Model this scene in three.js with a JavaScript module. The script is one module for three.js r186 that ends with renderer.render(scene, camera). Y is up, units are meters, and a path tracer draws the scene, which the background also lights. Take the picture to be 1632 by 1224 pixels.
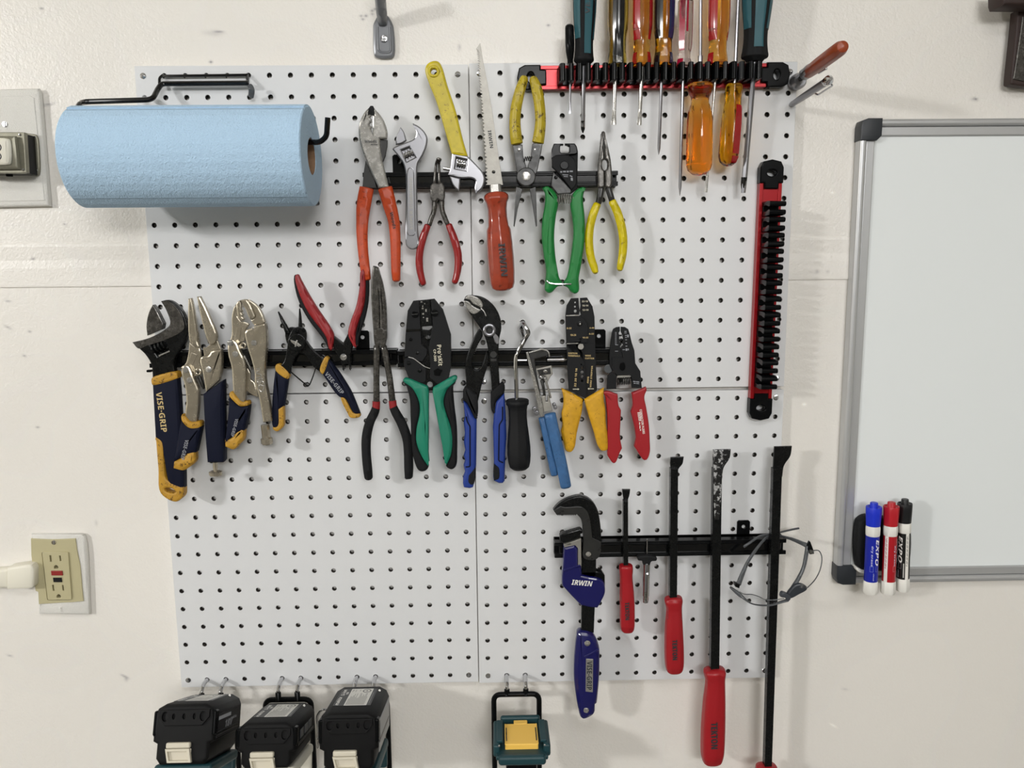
import * as THREE from 'three';
import { mergeGeometries, toCreasedNormals } from 'three/addons/utils/BufferGeometryUtils.js';
import { RoundedBoxGeometry } from 'three/addons/geometries/RoundedBoxGeometry.js';
import { RectAreaLightUniformsLib } from 'three/addons/lights/RectAreaLightUniformsLib.js';
import { FontLoader } from 'three/addons/loaders/FontLoader.js';
import { TextGeometry } from 'three/addons/geometries/TextGeometry.js';

// ---------------------------------------------------------------- camera, light, exposure
const F = 1278.4;                                   // focal length for a 1632 x 1224 frame
const BX = -0.40, BY = 1.83, BZ = 0.012;            // first hole of the pegboard, front of the board
const scene = new THREE.Scene();
scene.background = new THREE.Color(0x000000);
const camera = new THREE.PerspectiveCamera(2 * Math.atan(612 / F) * 180 / Math.PI, 1632 / 1224, 0.02, 30);
camera.position.set(BX + 0.42542, BY - 0.2274, BZ + 1.02592);
camera.rotation.set(-0.15045, -0.0194, -0.00922, 'ZYX');
camera.updateMatrixWorld(true);
const renderer = new THREE.WebGLRenderer({ antialias: true });
renderer.toneMapping = THREE.LinearToneMapping;
renderer.toneMappingExposure = 0.83;
renderer.shadowMap.enabled = true;
RectAreaLightUniformsLib.init();
const CEIL = 2.62;
// LED shop lights under the ceiling: one straight behind the camera and one to its left, both tipped toward the tool wall; the flat one overhead is added as soft fill
const LAMPS = [
  { x: 0.55, z: 3.55, w: 1.25, d: 0.45, tip: 55, power: 26, label: 'long white LED shop light tipped toward the tool wall' },
  { x: -2.9, z: 2.5, w: 0.4, d: 0.22, tip: 50, power: 310, label: 'short white LED shop light tipped toward the tool wall' },
  { x: 0.1, z: 1.55, w: 1.2, d: 0.3, tip: 0, power: 7, label: 'flat white fill light added level under the ceiling' },
];

// ---------------------------------------------------------------- helpers
const V3 = THREE.Vector3, V2 = THREE.Vector2;
let seed = 7; const rnd = () => (seed = (seed * 16807) % 2147483647) / 2147483647;
const font = await new FontLoader().loadAsync('fonts/droid/droid_sans_bold.typeface.json');
function at(px, py, z) {                            // the point at distance z from the wall that lies on the sight line of a photo pixel
  const d = new V3((px - 816) / F, -(py - 612) / F, -1).applyQuaternion(camera.quaternion);
  return camera.position.clone().addScaledVector(d, (z - camera.position.z) / d.z);
}
const CROPS = {
  P: [0, 0, 1], A: [0, 0, 3.4976], B: [380, 0, 3.4975], C: [780, 0, 3.7107], D: [1040, 0, 3.709], E: [540, 150, 3.95], F: [660, 60, 4.079], H: [740, 200, 4.371],
  I: [1150, 230, 2.664], J: [200, 460, 3.496], K: [420, 420, 3.4], L: [620, 460, 3.827], M: [790, 460, 3.707], N: [860, 770, 3.136], O: [1040, 700, 2.337],
  R: [740, 1060, 7.461], S: [0, 820, 6.8], T: [0, 120, 5.56], U: [1320, 770, 6.444], V: [1300, 150, 3.497], X: [1560, 0, 8.736], Y: [560, 0, 11.13],
  c2: [950, 0, 7.65], c3: [1100, 70, 6.8], gl: [1150, 810, 7.2], hb: [820, 520, 4.536], st: [895, 465, 7.9], rc: [630, 465, 7.9], lp: [280, 470, 7.65], pw: [870, 780, 6.118], wd: [540, 160, 7.65],
};
let ox = 0, oy = 0, os = 1;
const use = k => { [ox, oy, os] = CROPS[k]; };
const A = (p, z) => at(ox + p[0] / os, oy + p[1] / os, z);
const mpp = (p, z) => A([p[0] + os, p[1]], z).distanceTo(A(p, z)) / os;   // metres for one unit of the working grid
const names = {};
const numbered = n => { const k = names[n] = (names[n] ?? -1) + 1; return k ? `${n}_${String(k).padStart(3, '0')}` : n; };
let cur = null, base = new V3();
function T(name, label, category, key, p, z, group) {
  use(key); base = A(p, z);
  cur = new THREE.Group(); cur.name = numbered(name); cur.position.copy(base); cur.userData = { label, category };
  if (group) cur.userData.group = group;
  scene.add(cur); return cur;
}
function TW(name, label, category, pos, group) {
  base = pos.clone(); cur = new THREE.Group(); cur.name = numbered(name); cur.position.copy(base); cur.userData = { label, category };
  if (group) cur.userData.group = group;
  scene.add(cur); return cur;
}
function mesh(name, g, m) { const o = new THREE.Mesh(g, m); o.name = name; o.castShadow = o.receiveShadow = true; return o; }
function p(name, g, m, parent) {
  if (Array.isArray(g)) g = join(g);
  g.translate(-base.x, -base.y, -base.z);
  const o = mesh(name, g, m); (parent || cur).add(o); return o;
}
const lab = (o, s) => { o.userData.label = s; return o; };
function plan(g) {                                   // uv in metres
  const a = g.attributes.position, n = g.attributes.normal, uv = new Float32Array(a.count * 2);
  for (let i = 0; i < a.count; i++) {
    const x = a.getX(i), y = a.getY(i), z = a.getZ(i), ax = Math.abs(n.getX(i)), ay = Math.abs(n.getY(i)), az = Math.abs(n.getZ(i));
    if (az >= ax * 0.6 && az >= ay * 0.6) { uv[2 * i] = x; uv[2 * i + 1] = y; }
    else if (ay > ax) { uv[2 * i] = x; uv[2 * i + 1] = z; } else { uv[2 * i] = z; uv[2 * i + 1] = y; }
  }
  g.setAttribute('uv', new THREE.BufferAttribute(uv, 2)); return g;
}
function fin(g, a = 0.6) { if (g.index) g = g.toNonIndexed(); g = toCreasedNormals(g, a); return plan(g); }
function join(l) {
  return mergeGeometries(l.map(g => { g = g.index ? g.toNonIndexed() : g; for (const k of Object.keys(g.attributes)) if (!['position', 'normal', 'uv'].includes(k)) g.deleteAttribute(k); return g; }));
}
function loop(pts, z, n = 5) {                       // closed outline, smooth except at points flagged 1
  const P = pts.map(q => { const a = A(q, z); return new V3(a.x, a.y, 0); });
  const c = pts.map((q, i) => q[2] ? i : -1).filter(i => i >= 0), out = [];
  const two = v => new V2(v.x, v.y);
  if (!c.length) { const l = new THREE.CatmullRomCurve3(P, true, 'centripetal').getPoints(P.length * n); l.pop(); return l.map(two); }
  for (let k = 0; k < c.length; k++) {
    const a = c[k], b = c[(k + 1) % c.length], seg = [P[a]];
    for (let i = (a + 1) % P.length; ; i = (i + 1) % P.length) { seg.push(P[i]); if (i === b) break; }
    if (seg.length === 2) out.push(two(seg[0]));
    else { const l = new THREE.CatmullRomCurve3(seg, false, 'centripetal').getPoints((seg.length - 1) * n); l.pop(); out.push(...l.map(two)); }
  }
  return out;
}
function slab(outline, z0, z1, b = 0.0006, holes = [], bs = 2) {
  if (THREE.ShapeUtils.area(outline) < 0) outline = outline.slice().reverse();
  const s = new THREE.Shape(outline); for (const h of holes) s.holes.push(new THREE.Path(THREE.ShapeUtils.area(h) > 0 ? h.slice().reverse() : h));
  const d = z1 - z0; b = Math.min(b, d * 0.45);
  const g = new THREE.ExtrudeGeometry(s, { depth: d - 2 * b, bevelEnabled: b > 0, bevelThickness: b, bevelSize: b, bevelOffset: -b, bevelSegments: bs, curveSegments: 8 });
  g.translate(0, 0, z0 + b); return fin(g, b >= 0.0029 ? 0.85 : 0.34);
}
const ring = (x, y, r, z, n = 16) => { const o = []; for (let i = 0; i < n; i++) { const t = i / n * Math.PI * 2, q = A([x + r * Math.cos(t), y + r * Math.sin(t)], z); o.push(new V2(q.x, q.y)); } return o; };
const oval = (x, y, a, b, z, n = 16, rot = 0) => { const o = []; for (let i = 0; i < n; i++) { const t = i / n * Math.PI * 2, u = a * Math.cos(t), v = b * Math.sin(t), q = A([x + u * Math.cos(rot) - v * Math.sin(rot), y + u * Math.sin(rot) + v * Math.cos(rot)], z); o.push(new V2(q.x, q.y)); } return o; };
const polyV = (pts, z) => pts.map(q => { const a = A(q, z); return new V2(a.x, a.y); });
const sp = (pts, z0, z1, b, holes) => slab(loop(pts, z1), z0, z1, b, holes);        // smooth plate
const pl = (pts, z0, z1, b, holes) => slab(polyV(pts, z1), z0, z1, b, holes);       // straight-edged plate
const disc = (x, y, r, z0, z1, b) => slab(ring(x, y, r, z1, 24), z0, z1, b);
function rings(list, closed0 = true, closed1 = true, crease = 0.9) {   // skin over equal rings of points
  const n = list[0].length, pos = [], idx = [];
  for (const r of list) for (const v of r) pos.push(v.x, v.y, v.z);
  for (let i = 0; i + 1 < list.length; i++) for (let j = 0; j < n; j++) { const a = i * n + j, b = i * n + (j + 1) % n, c = a + n, d = b + n; idx.push(a, b, c, b, d, c); }
  const cap = (r, off, flip) => { const c = r.reduce((s, v) => s.add(v), new V3()).divideScalar(n), k = pos.length / 3; pos.push(c.x, c.y, c.z); for (let j = 0; j < n; j++) { const a = off + j, b = off + (j + 1) % n; flip ? idx.push(k, a, b) : idx.push(k, b, a); } };
  if (closed0) cap(list[0], 0, false); if (closed1) cap(list[list.length - 1], (list.length - 1) * n, true);
  const g = new THREE.BufferGeometry(); g.setAttribute('position', new THREE.Float32BufferAttribute(pos, 3)); g.setIndex(idx);
  return fin(g, crease);
}
// a handle or arm: pts are [x, y, width, thickness mm?, z?]; an oval cross-section that follows the line
function limb(pts, z, t, { cap = [0.6, 0.9], pow = 2.3, n = 18, seg = 0 } = {}) {
  const C = new THREE.CatmullRomCurve3(pts.map(q => A(q, q[4] ?? z)), false, 'centripetal');
  const W = new THREE.CatmullRomCurve3(pts.map((q, i) => new V3(q[2] * mpp(q, q[4] ?? z) / 2, (q[3] ?? t) / 2000, 0)), false, 'catmullrom');
  const L = C.getLength(), w0 = W.points[0].x, w1 = W.points[pts.length - 1].x, u = [];
  const K = seg || pts.length * 5;
  const c0 = Math.min(cap[0] * w0, L * 0.4) / L, c1 = Math.min(cap[1] * w1, L * 0.4) / L;
  if (c0 > 0) for (let i = 0; i < 5; i++) u.push(c0 * (1 - Math.cos(i / 5 * Math.PI / 2)) + (i === 0 ? 1e-4 : 0));
  for (let i = 0; i <= K; i++) u.push(c0 + (1 - c0 - c1) * i / K);
  if (c1 > 0) for (let i = 4; i >= 0; i--) u.push(1 - c1 * (1 - Math.cos(i / 5 * Math.PI / 2)) - (i === 0 ? 1e-4 : 0));
  const list = u.map(s => {
    const tt = C.getUtoTmapping(s), c = C.getPoint(tt), tg = C.getTangent(tt), w = W.getPoint(tt);
    const nn = new V3(-tg.y, tg.x, 0).normalize(), bb = new V3().crossVectors(tg, nn).normalize();
    let f = 1; if (c0 > 0 && s < c0) f = Math.sqrt(Math.max(1e-4, 1 - (1 - s / c0) ** 2)); if (c1 > 0 && s > 1 - c1) f = Math.sqrt(Math.max(1e-4, 1 - (1 - (1 - s) / c1) ** 2));
    const r = []; for (let j = 0; j < n; j++) { const a = j / n * Math.PI * 2, x = Math.cos(a), y = Math.sin(a); r.push(c.clone().addScaledVector(nn, w.x * f * Math.sign(x) * Math.abs(x) ** (2 / pow)).addScaledVector(bb, w.y * f * Math.sign(y) * Math.abs(y) ** (2 / pow))); }
    return r;
  });
  return rings(list);
}
// a turned body along a 3D axis; prof is [t, radius in metres]; flute = [count, depth]; arc limits it to a sector (a stripe)
function turn(a, b, prof, { seg = 24, flute = null, arc = null, grow = 0, smooth = 0, crease = 0.7, phase = 0, flat = null } = {}) {
  if (smooth) { const c = new THREE.CatmullRomCurve3(prof.map(q => new V3(q[0], q[1], 0)), false, 'centripetal'); prof = c.getPoints(prof.length * smooth).map(v => [v.x, v.y]); }
  const ax = b.clone().sub(a), L = ax.length(); ax.normalize();
  let e1 = new V3(0, 0, 1).addScaledVector(ax, -ax.z); if (e1.length() < 0.1) e1 = new V3(0, 1, 0).addScaledVector(ax, -ax.y); e1.normalize();
  const e2 = new V3().crossVectors(ax, e1);          // angle 0 faces the room
  const R = (th, r, t) => { if (!flute || r < 1e-5) return r; const [n, d, t0 = 0, t1 = 1] = flute; if (t < t0 || t > t1) return r; return r * (1 - d * (0.5 - 0.5 * Math.cos(n * th + phase))); };
  if (arc) {
    const n = Math.max(4, Math.ceil((arc[1] - arc[0]) / 0.2)), list = prof.map(([t, r]) => {
      const c = a.clone().addScaledVector(ax, t * L), o = [];
      for (let j = 0; j <= n; j++) { const th = arc[0] + (arc[1] - arc[0]) * j / n, q = R(th, r, t) + grow; o.push(c.clone().addScaledVector(e1, q * Math.cos(th)).addScaledVector(e2, q * Math.sin(th))); }
      for (let j = n; j >= 0; j--) { const th = arc[0] + (arc[1] - arc[0]) * j / n, q = R(th, r, t) * 0.9; o.push(c.clone().addScaledVector(e1, q * Math.cos(th)).addScaledVector(e2, q * Math.sin(th))); }
      return o;
    });
    return rings(list, true, true, crease);
  }
  return rings(prof.map(([t, r]) => { const c = a.clone().addScaledVector(ax, t * L), o = []; for (let j = 0; j < seg; j++) { const th = j / seg * Math.PI * 2, q = Math.max(1e-5, R(th, r, t)); const k = flat ? flat(t) : 1; o.push(c.clone().addScaledVector(e1, q * Math.cos(th) * k).addScaledVector(e2, q * Math.sin(th))); } return o; }), true, true, crease);
}
const rod = (a, b, r, n = 14) => turn(a, b, [[0, r * 0.8], [0.0001, r], [0.9999, r], [1, r * 0.8]], { seg: n });
function wire(pts, r, fil = 0.006, n = 10, closed = false) {        // bent wire with rounded corners
  const path = new THREE.CurvePath(), N = pts.length, q = (i) => pts[(i + N) % N], cut = [];
  for (let i = 0; i < N; i++) {
    if (!closed && (i === 0 || i === N - 1)) { cut.push([pts[i], pts[i]]); continue; }
    const d0 = q(i - 1).clone().sub(q(i)), d1 = q(i + 1).clone().sub(q(i)), f = Math.min(fil, d0.length() * 0.45, d1.length() * 0.45);
    cut.push([q(i).clone().addScaledVector(d0.normalize(), f), q(i).clone().addScaledVector(d1.normalize(), f)]);
  }
  for (let i = 0; i < (closed ? N : N - 1); i++) {
    const j = (i + 1) % N; path.add(new THREE.LineCurve3(cut[i][1], cut[j][0]));
    if (closed || j < N - 1) path.add(new THREE.QuadraticBezierCurve3(cut[j][0], pts[j], cut[j][1]));
  }
  const P = []; for (const c of path.curves) { const m = c.isLineCurve3 ? 1 : 6; for (let k = 0; k < m; k++) P.push(c.getPoint(k / m)); } if (!closed) P.push(pts[N - 1]);
  const U = P.filter((v, i) => i === 0 || v.distanceTo(P[i - 1]) > 1e-6);
  return skin(U, U.map(() => r), n, closed);
}
function skin(U, rad, n = 10, closed = false) {      // round tube through points
  const M = U.length, T_ = U.map((v, i) => { const a = closed ? U[(i - 1 + M) % M] : U[Math.max(0, i - 1)], b = closed ? U[(i + 1) % M] : U[Math.min(M - 1, i + 1)]; return b.clone().sub(a).normalize(); });
  let nn = new V3(0.31, 0.53, 0.79); nn.addScaledVector(T_[0], -nn.dot(T_[0])).normalize();
  const list = U.map((v, i) => { nn = nn.clone().addScaledVector(T_[i], -nn.dot(T_[i])).normalize(); const bb = new V3().crossVectors(T_[i], nn), o = []; for (let j = 0; j < n; j++) { const a = j / n * Math.PI * 2; o.push(v.clone().addScaledVector(nn, rad[i] * Math.cos(a)).addScaledVector(bb, rad[i] * Math.sin(a))); } return o; });
  if (closed) { list.push(list[0]); return rings(list, false, false); }
  return rings(list);
}
const curve = (pts, k = 8) => new THREE.CatmullRomCurve3(pts, false, 'centripetal').getPoints((pts.length - 1) * k);
const G = (x, y, z) => A([x, y], z);                 // point on the working grid
function dome(c, r, h, n = 16) { return turn(c.clone(), c.clone().add(new V3(0, 0, h)), [[0, r], [0.35, r * 0.97], [0.6, r * 0.86], [0.82, r * 0.62], [0.95, r * 0.33], [1, 0.00002]], { seg: n, crease: 1.2 }); }
const rivet = (x, y, r, z, h = 0.0015) => dome(A([x, y], z), r * mpp([x, y], z), h);
function box(cx, cy, cz, w, h, d, r = 0.001, s = 2) { const g = new RoundedBoxGeometry(w, h, d, s, Math.min(r, w * 0.45, h * 0.45, d * 0.45)); g.translate(cx, cy, cz); return plan(g.index ? g.toNonIndexed() : g); }
function txt(str, x, y, deg, h, z, len, depth = 0.00035, slant = 0) {   // raised print: h cap height and len run length on the working grid
  const m = mpp([x, y], z), g = new TextGeometry(str, { font, size: h * m, depth, curveSegments: 3, bevelEnabled: false });
  g.computeBoundingBox(); const b = g.boundingBox; g.translate(-(b.max.x + b.min.x) / 2, -(b.max.y + b.min.y) / 2, 0);
  if (len) g.scale(len * m / (b.max.x - b.min.x), 1, 1);
  if (slant) g.applyMatrix4(new THREE.Matrix4().set(1, slant, 0, 0, 0, 1, 0, 0, 0, 0, 1, 0, 0, 0, 0, 1));
  g.rotateZ(-deg * Math.PI / 180); const c = A([x, y], z); g.translate(c.x, c.y, c.z - depth * 0.3); return plan(g.index ? g.toNonIndexed() : g);
}
const bars = (list, z) => list.map(([x, y, w, h, sl = 0]) => pl([[x, y], [x + w, y + sl], [x + w, y + h + sl], [x, y + h]], z - 0.0003, z + 0.0003, 0));   // lines of print too small to read
// ---------------------------------------------------------------- textures
function noise2(seedN, N, cells) {                   // tileable value noise
  let s = seedN * 7919 + 13; const r = () => (s = (s * 16807) % 2147483647) / 2147483647;
  const g = new Float32Array(cells * cells).map(r), o = new Float32Array(N * N);
  for (let y = 0; y < N; y++) for (let x = 0; x < N; x++) {
    const fx = x / N * cells, fy = y / N * cells, x0 = Math.floor(fx), y0 = Math.floor(fy); let u = fx - x0, v = fy - y0; u = u * u * (3 - 2 * u); v = v * v * (3 - 2 * v);
    const x1 = (x0 + 1) % cells, y1 = (y0 + 1) % cells, a = g[y0 * cells + x0], b = g[y0 * cells + x1], c = g[y1 * cells + x0], d = g[y1 * cells + x1];
    o[y * N + x] = (a + (b - a) * u) * (1 - v) + (c + (d - c) * u) * v;
  }
  return o;
}
function fbm(seedN, N, list) { const o = new Float32Array(N * N); let w = 0; for (const [c, a] of list) { const n = noise2(seedN + c, N, c); for (let i = 0; i < o.length; i++) o[i] += n[i] * a; w += a; } for (let i = 0; i < o.length; i++) o[i] /= w; return o; }
function tex(N, size, fn, srgb = true) {             // fn(i, x, y) -> [r, g, b] 0..255; size in metres
  const d = new Uint8Array(N * N * 4);
  for (let y = 0; y < N; y++) for (let x = 0; x < N; x++) { const i = y * N + x, c = fn(i, x, y); d[4 * i] = c[0]; d[4 * i + 1] = c[1]; d[4 * i + 2] = c[2]; d[4 * i + 3] = 255; }
  const t = new THREE.DataTexture(d, N, N); t.wrapS = t.wrapT = THREE.RepeatWrapping; t.magFilter = THREE.LinearFilter; t.minFilter = THREE.LinearMipmapLinearFilter; t.generateMipmaps = true;
  if (srgb) t.colorSpace = THREE.SRGBColorSpace; t.repeat.set(1 / size, 1 / size); t.needsUpdate = true; return t;
}
const n1 = fbm(3, 256, [[8, 1], [24, 0.7], [64, 0.6]]), n2 = fbm(11, 256, [[40, 1], [90, 0.8], [128, 0.6]]), n3 = fbm(29, 256, [[6, 1], [15, 0.8]]);
const grey = (a, lo, hi) => i => { const v = 255 * (lo + (hi - lo) * a[i]); return [v, v, v]; };
const tMottle = tex(256, 0.06, grey(n1, 0.88, 1.0)), tFine = tex(256, 0.03, grey(n2, 0, 1), false), tRough = tex(256, 0.05, grey(n1, 0.4, 1), false);
const tFluff = tex(256, 0.07, i => { const v = 255 * (0.6 * n2[i] + 0.4 * n1[i]); return [v, v, v]; }, false);
const tSmall = tex(256, 0.012, grey(n2, 0, 1), false);
const clamp = (x, a = 0, b = 1) => Math.min(b, Math.max(a, x));
const grime = (lim, dark, ex = 3) => tex(256, 0.05, i => { const k = clamp((n1[i] * 0.6 + n2[i] * 0.4 - lim) * 14) * 0.85, b = 0.88 + 0.12 * n3[i]; return [255 * b * (1 - k * dark[0]), 255 * b * (1 - k * dark[1]), 255 * b * (1 - k * dark[2])]; });
const tGrime = grime(0.6, [0.55, 0.6, 0.6]), tGrimeLight = grime(0.66, [0.35, 0.4, 0.45]);
const tWear = tex(256, 0.04, i => { const k = clamp((n1[i] - 0.56) * 8), v = 105 + 110 * n3[i] * 0.5 + 60 * n2[i] * 0.5 + k * 50; return [v, v, v]; });

// ---------------------------------------------------------------- materials
const mat = (color, roughness, metalness = 0, o = {}) => new THREE.MeshPhysicalMaterial({ color, roughness, metalness, ...o });
const M = {
  board: mat(0xdadbdc, 0.42, 0, { bumpMap: tFine, bumpScale: 0.00004 }),
  holeShade: mat(0x423c37, 0.9), screw: mat(0xcccccc, 0.2, 0.95), recess: mat(0x8a8a8a, 0.5, 0.5),  // first colour is a dark tone standing in for shade inside the peg holes
  black: mat(0x0d0e0f, 0.22, 0, { specularIntensity: 0.22 }), blackGloss: mat(0x08090a, 0.12), blackMatte: mat(0x131416, 0.6, 0, { specularIntensity: 0.5, bumpMap: tSmall, bumpScale: 0.00012 }), rubber: mat(0x141517, 0.7, 0, { specularIntensity: 0.5, bumpMap: tSmall, bumpScale: 0.00015 }),
  steelBlack: mat(0x131414, 0.4, 0.2, { specularIntensity: 0.5, roughnessMap: tRough }), gun: mat(0x2c2c2b, 0.5, 0.1, { map: tMottle, roughnessMap: tRough }), darkSteel: mat(0x86827c, 0.4, 0.5, { map: tWear, roughnessMap: tRough }),
  steel: mat(0xb4b2ad, 0.36, 0.65, { map: tMottle, roughnessMap: tRough }), satin: mat(0xa5a29b, 0.45, 0.6, { map: tMottle }), chrome: mat(0xc4c4c6, 0.12, 1), chromeSoft: mat(0x909094, 0.3, 0.85), nickel: mat(0xb9b09e, 0.34, 0.7, { map: tMottle, roughnessMap: tRough }),
  orange: mat(0xcb4a1c, 0.42, 0, { map: tGrimeLight }), redDip: mat(0x8f1c1c, 0.28), yellowDip: mat(0xd0bc1c, 0.4, 0, { map: tGrimeLight }), yellowOld: mat(0xbfa91f, 0.42, 0, { map: tGrime }), yellowClean: mat(0xd8c400, 0.35, 0, { map: tGrimeLight }), green: mat(0x0c7732, 0.5), wood: mat(0xa33c22, 0.3, 0, { clearcoat: 0.4, map: tGrimeLight }),
  navy: mat(0x0d1226, 0.6, 0, { specularIntensity: 0.35, bumpMap: tSmall, bumpScale: 0.0002 }), mustard: mat(0xc2922a, 0.55, 0, { map: tGrime }), red: mat(0x98191f, 0.45, 0, { map: tGrimeLight }), redHandle: mat(0x9c111b, 0.42), teal: mat(0x0f7a60, 0.5), blue: mat(0x1a3789, 0.5), blueDip: mat(0x3d6a9c, 0.45, 0, { map: tGrimeLight }), wrenchBlue: mat(0x0b0b52, 0.32, 0, { clearcoat: 0.3 }), yellow: mat(0xdca51c, 0.5, 0, { map: tGrimeLight }),
  redAnod: mat(0x9c0e17, 0.26, 0.4), white: mat(0xe9e7e0, 0.45), ink: mat(0x2b2f33, 0.6), inkLight: mat(0xcfc9b4, 0.6), inkGold: mat(0xc8b07a, 0.6), inkGrey: mat(0x8e9096, 0.6),
  towel: mat(0xb0cde6, 0.92, 0, { bumpMap: tFluff, bumpScale: 0.0014, sheen: 0.2 }), card: mat(0x8d6f55, 0.9), alu: mat(0xc2c3c4, 0.36, 0.55), aluDark: mat(0x9a9b9c, 0.42, 0.85), wbSurface: mat(0xe8ecec, 0.25), capBlack: mat(0x24282d, 0.45),
  cream: mat(0xe3dfd0, 0.5), ivory: mat(0xb8b08c, 0.45), paintWhite: mat(0xdedcd6, 0.5, 0, { bumpMap: tFine, bumpScale: 0.0006 }), latch: mat(0xcfc8b6, 0.5), tealDark: mat(0x123a40, 0.5), yellowPad: mat(0xf6c75c, 0.5), tealBright: mat(0x17505a, 0.5),
  greyPaint: mat(0x74767a, 0.28, 0.2), brass: mat(0x8f8c7c, 0.38, 0.45, { map: tMottle }), brown: mat(0x2c1b17, 0.6), rust: mat(0x9b4423, 0.35, 0, { map: tGrimeLight }), smoke: mat(0x4c4f52, 0.3),
};
const acetate = (c, d = 0.012) => mat(0xffffff, 0.12, 0, { transmission: 1, thickness: 0.01, ior: 1.48, attenuationColor: new THREE.Color(c), attenuationDistance: d });
Object.assign(M, { amber: acetate(0xffc558, 0.02), amberYellow: acetate(0xf2c020, 0.016), olive: acetate(0xc9b964, 0.014), clear: acetate(0xf2dfe6, 0.05), lens: mat(0xffffff, 0.03, 0, { transmission: 1, thickness: 0, ior: 1.5 }) });
// ---------------------------------------------------------------- the room
const struct = o => { o.userData.kind = 'structure'; scene.add(o); return o; };
{
  const N = 1024, S = 2.0, a = fbm(41, N, [[10, 1], [26, 0.6]]), b = fbm(77, N, [[200, 1], [420, 0.9], [100, 0.5]]);
  const scuff = [];                                    // pencil marks, chips and smudges seen on the paint: x, y, half length, half height, slope, strength
  for (const [x, y, l, h, s, k] of [[337, 54, 14, 4, 0.1, 26], [347, 52, 9, 1, 0.1, 60], [66, 14, 3, 1, 0, 70], [335, 100, 2, 2, 0, 80], [76, 168, 10, 1, -0.2, 50], [102, 358, 2, 2, 0, 70], [51, 413, 3, 2, 0, 60], [12, 480, 5, 1, 0.1, 50], [12, 522, 6, 1, 0.5, 45], [47, 529, 3, 1, 0.2, 60], [37, 569, 3, 1, 0.3, 60], [58, 682, 3, 1, 0, 60], [730, 77, 2, 5, 0, 30], [873, 42, 2, 1, 0, 90], [1551, 158, 6, 3, 0, 35], [1555, 160, 3, 1, 0.4, 60], [1325, 308, 4, 1, 0, -30], [1281, 645, 3, 2, 0, -40], [1326, 1158, 6, 1, 0.6, -30], [198, 1080, 6, 2, 0.5, 60], [200, 1084, 3, 4, 0, 40], [1300, 434, 3, 3, 0, 22], [1316, 433, 3, 3, 0, 22], [152, 835, 1, 5, 0, 25], [575, 28, 2, 2, 0, 60], [582, 26, 2, 2, 0, 80], [591, 18, 2, 2, 0, 70], [597, 17, 2, 2, 0, 80], [593, 24, 3, 2, 0, 40], [578, 31, 1, 1, 0, 60], [686, 148, 5, 2, 0, 0], [15, 1046, 5, 1, 0.3, 40], [1345, 1100, 5, 2, 0.2, 20]]) {
    const q = at(x, y, 0), e = at(x + 1, y, 0).x - q.x; scuff.push([q.x, q.y, l * e, h * e, s, k]);
  }
  const add = new Float32Array(N * N);
  for (const [x, y, l, h, s, k] of scuff) {
    const cx = ((x / S) % 1 + 1) % 1 * N, cy = ((y / S) % 1 + 1) % 1 * N, rl = Math.max(1, l / S * N), rh = Math.max(0.7, h / S * N);
    for (let j = -14; j <= 14; j++) for (let i = -14; i <= 14; i++) { const u = i / rl, v = (j + i * s) / rh, w = Math.exp(-(u * u + v * v) * 1.2); if (w > 0.02) add[((Math.round(cy) + j + N) % N) * N + (Math.round(cx) + i + N) % N] += w * k * (0.6 + 0.8 * b[((Math.round(cy) + j + N) % N) * N + (Math.round(cx) + i + N) % N]); }
  }
  const map = tex(N, S, (i) => { const v = 0.972 + 0.028 * a[i], k = add[i]; return [clamp(v * 236 - k, 0, 255), clamp(v * 232 - k, 0, 255), clamp(v * 225 - k * 0.9, 0, 255)]; });
  const bump = tex(N, 0.5, i => { const v = 255 * (0.55 * b[i] + 0.45 * a[i]); return [v, v, v]; }, false);
  M.wall = mat(0xffffff, 0.36, 0, { map, bumpMap: bump, bumpScale: 0.0008 });
  M.plain = mat(0xdedbd0, 0.8); M.floor = mat(0x77746e, 0.7, 0, { map: tMottle }); M.ceil = mat(0xe4e2dc, 0.85);
  const X0 = -3.9, X1 = 3.0, Z1 = 5.6;
  const wallBox = (n, x, y, z, w, h, d, m) => struct(mesh(n, (() => { const g = new THREE.BoxGeometry(w, h, d).toNonIndexed(); g.translate(x, y, z); return plan(g); })(), m));
  wallBox('wall_back', (X0 + X1) / 2, CEIL / 2, -0.06, X1 - X0 + 0.24, CEIL, 0.12, M.wall);
  wallBox('wall_left', X0 - 0.06, CEIL / 2, Z1 / 2, 0.12, CEIL, Z1, M.plain);
  wallBox('wall_right', X1 + 0.06, CEIL / 2, Z1 / 2, 0.12, CEIL, Z1, M.plain);
  wallBox('wall_front', (X0 + X1) / 2, CEIL / 2, Z1 + 0.06, X1 - X0 + 0.24, CEIL, 0.12, M.plain);
  wallBox('floor', (X0 + X1) / 2, -0.06, Z1 / 2, X1 - X0 + 0.24, 0.12, Z1 + 0.24, M.floor);
  wallBox('ceiling', (X0 + X1) / 2, CEIL + 0.06, Z1 / 2, X1 - X0 + 0.24, 0.12, Z1 + 0.24, M.ceil);
  // painted batten that runs along the wall behind the board: thin lower board, slightly thicker upper edge
  use('P');
  const yT = (at(40, 391, 0).y + at(1320, 375, 0).y) / 2, yM = (at(40, 425, 0).y + at(1320, 404, 0).y) / 2, yB = (at(40, 459.5, 0).y + at(1320, 443.5, 0).y) / 2;
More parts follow.
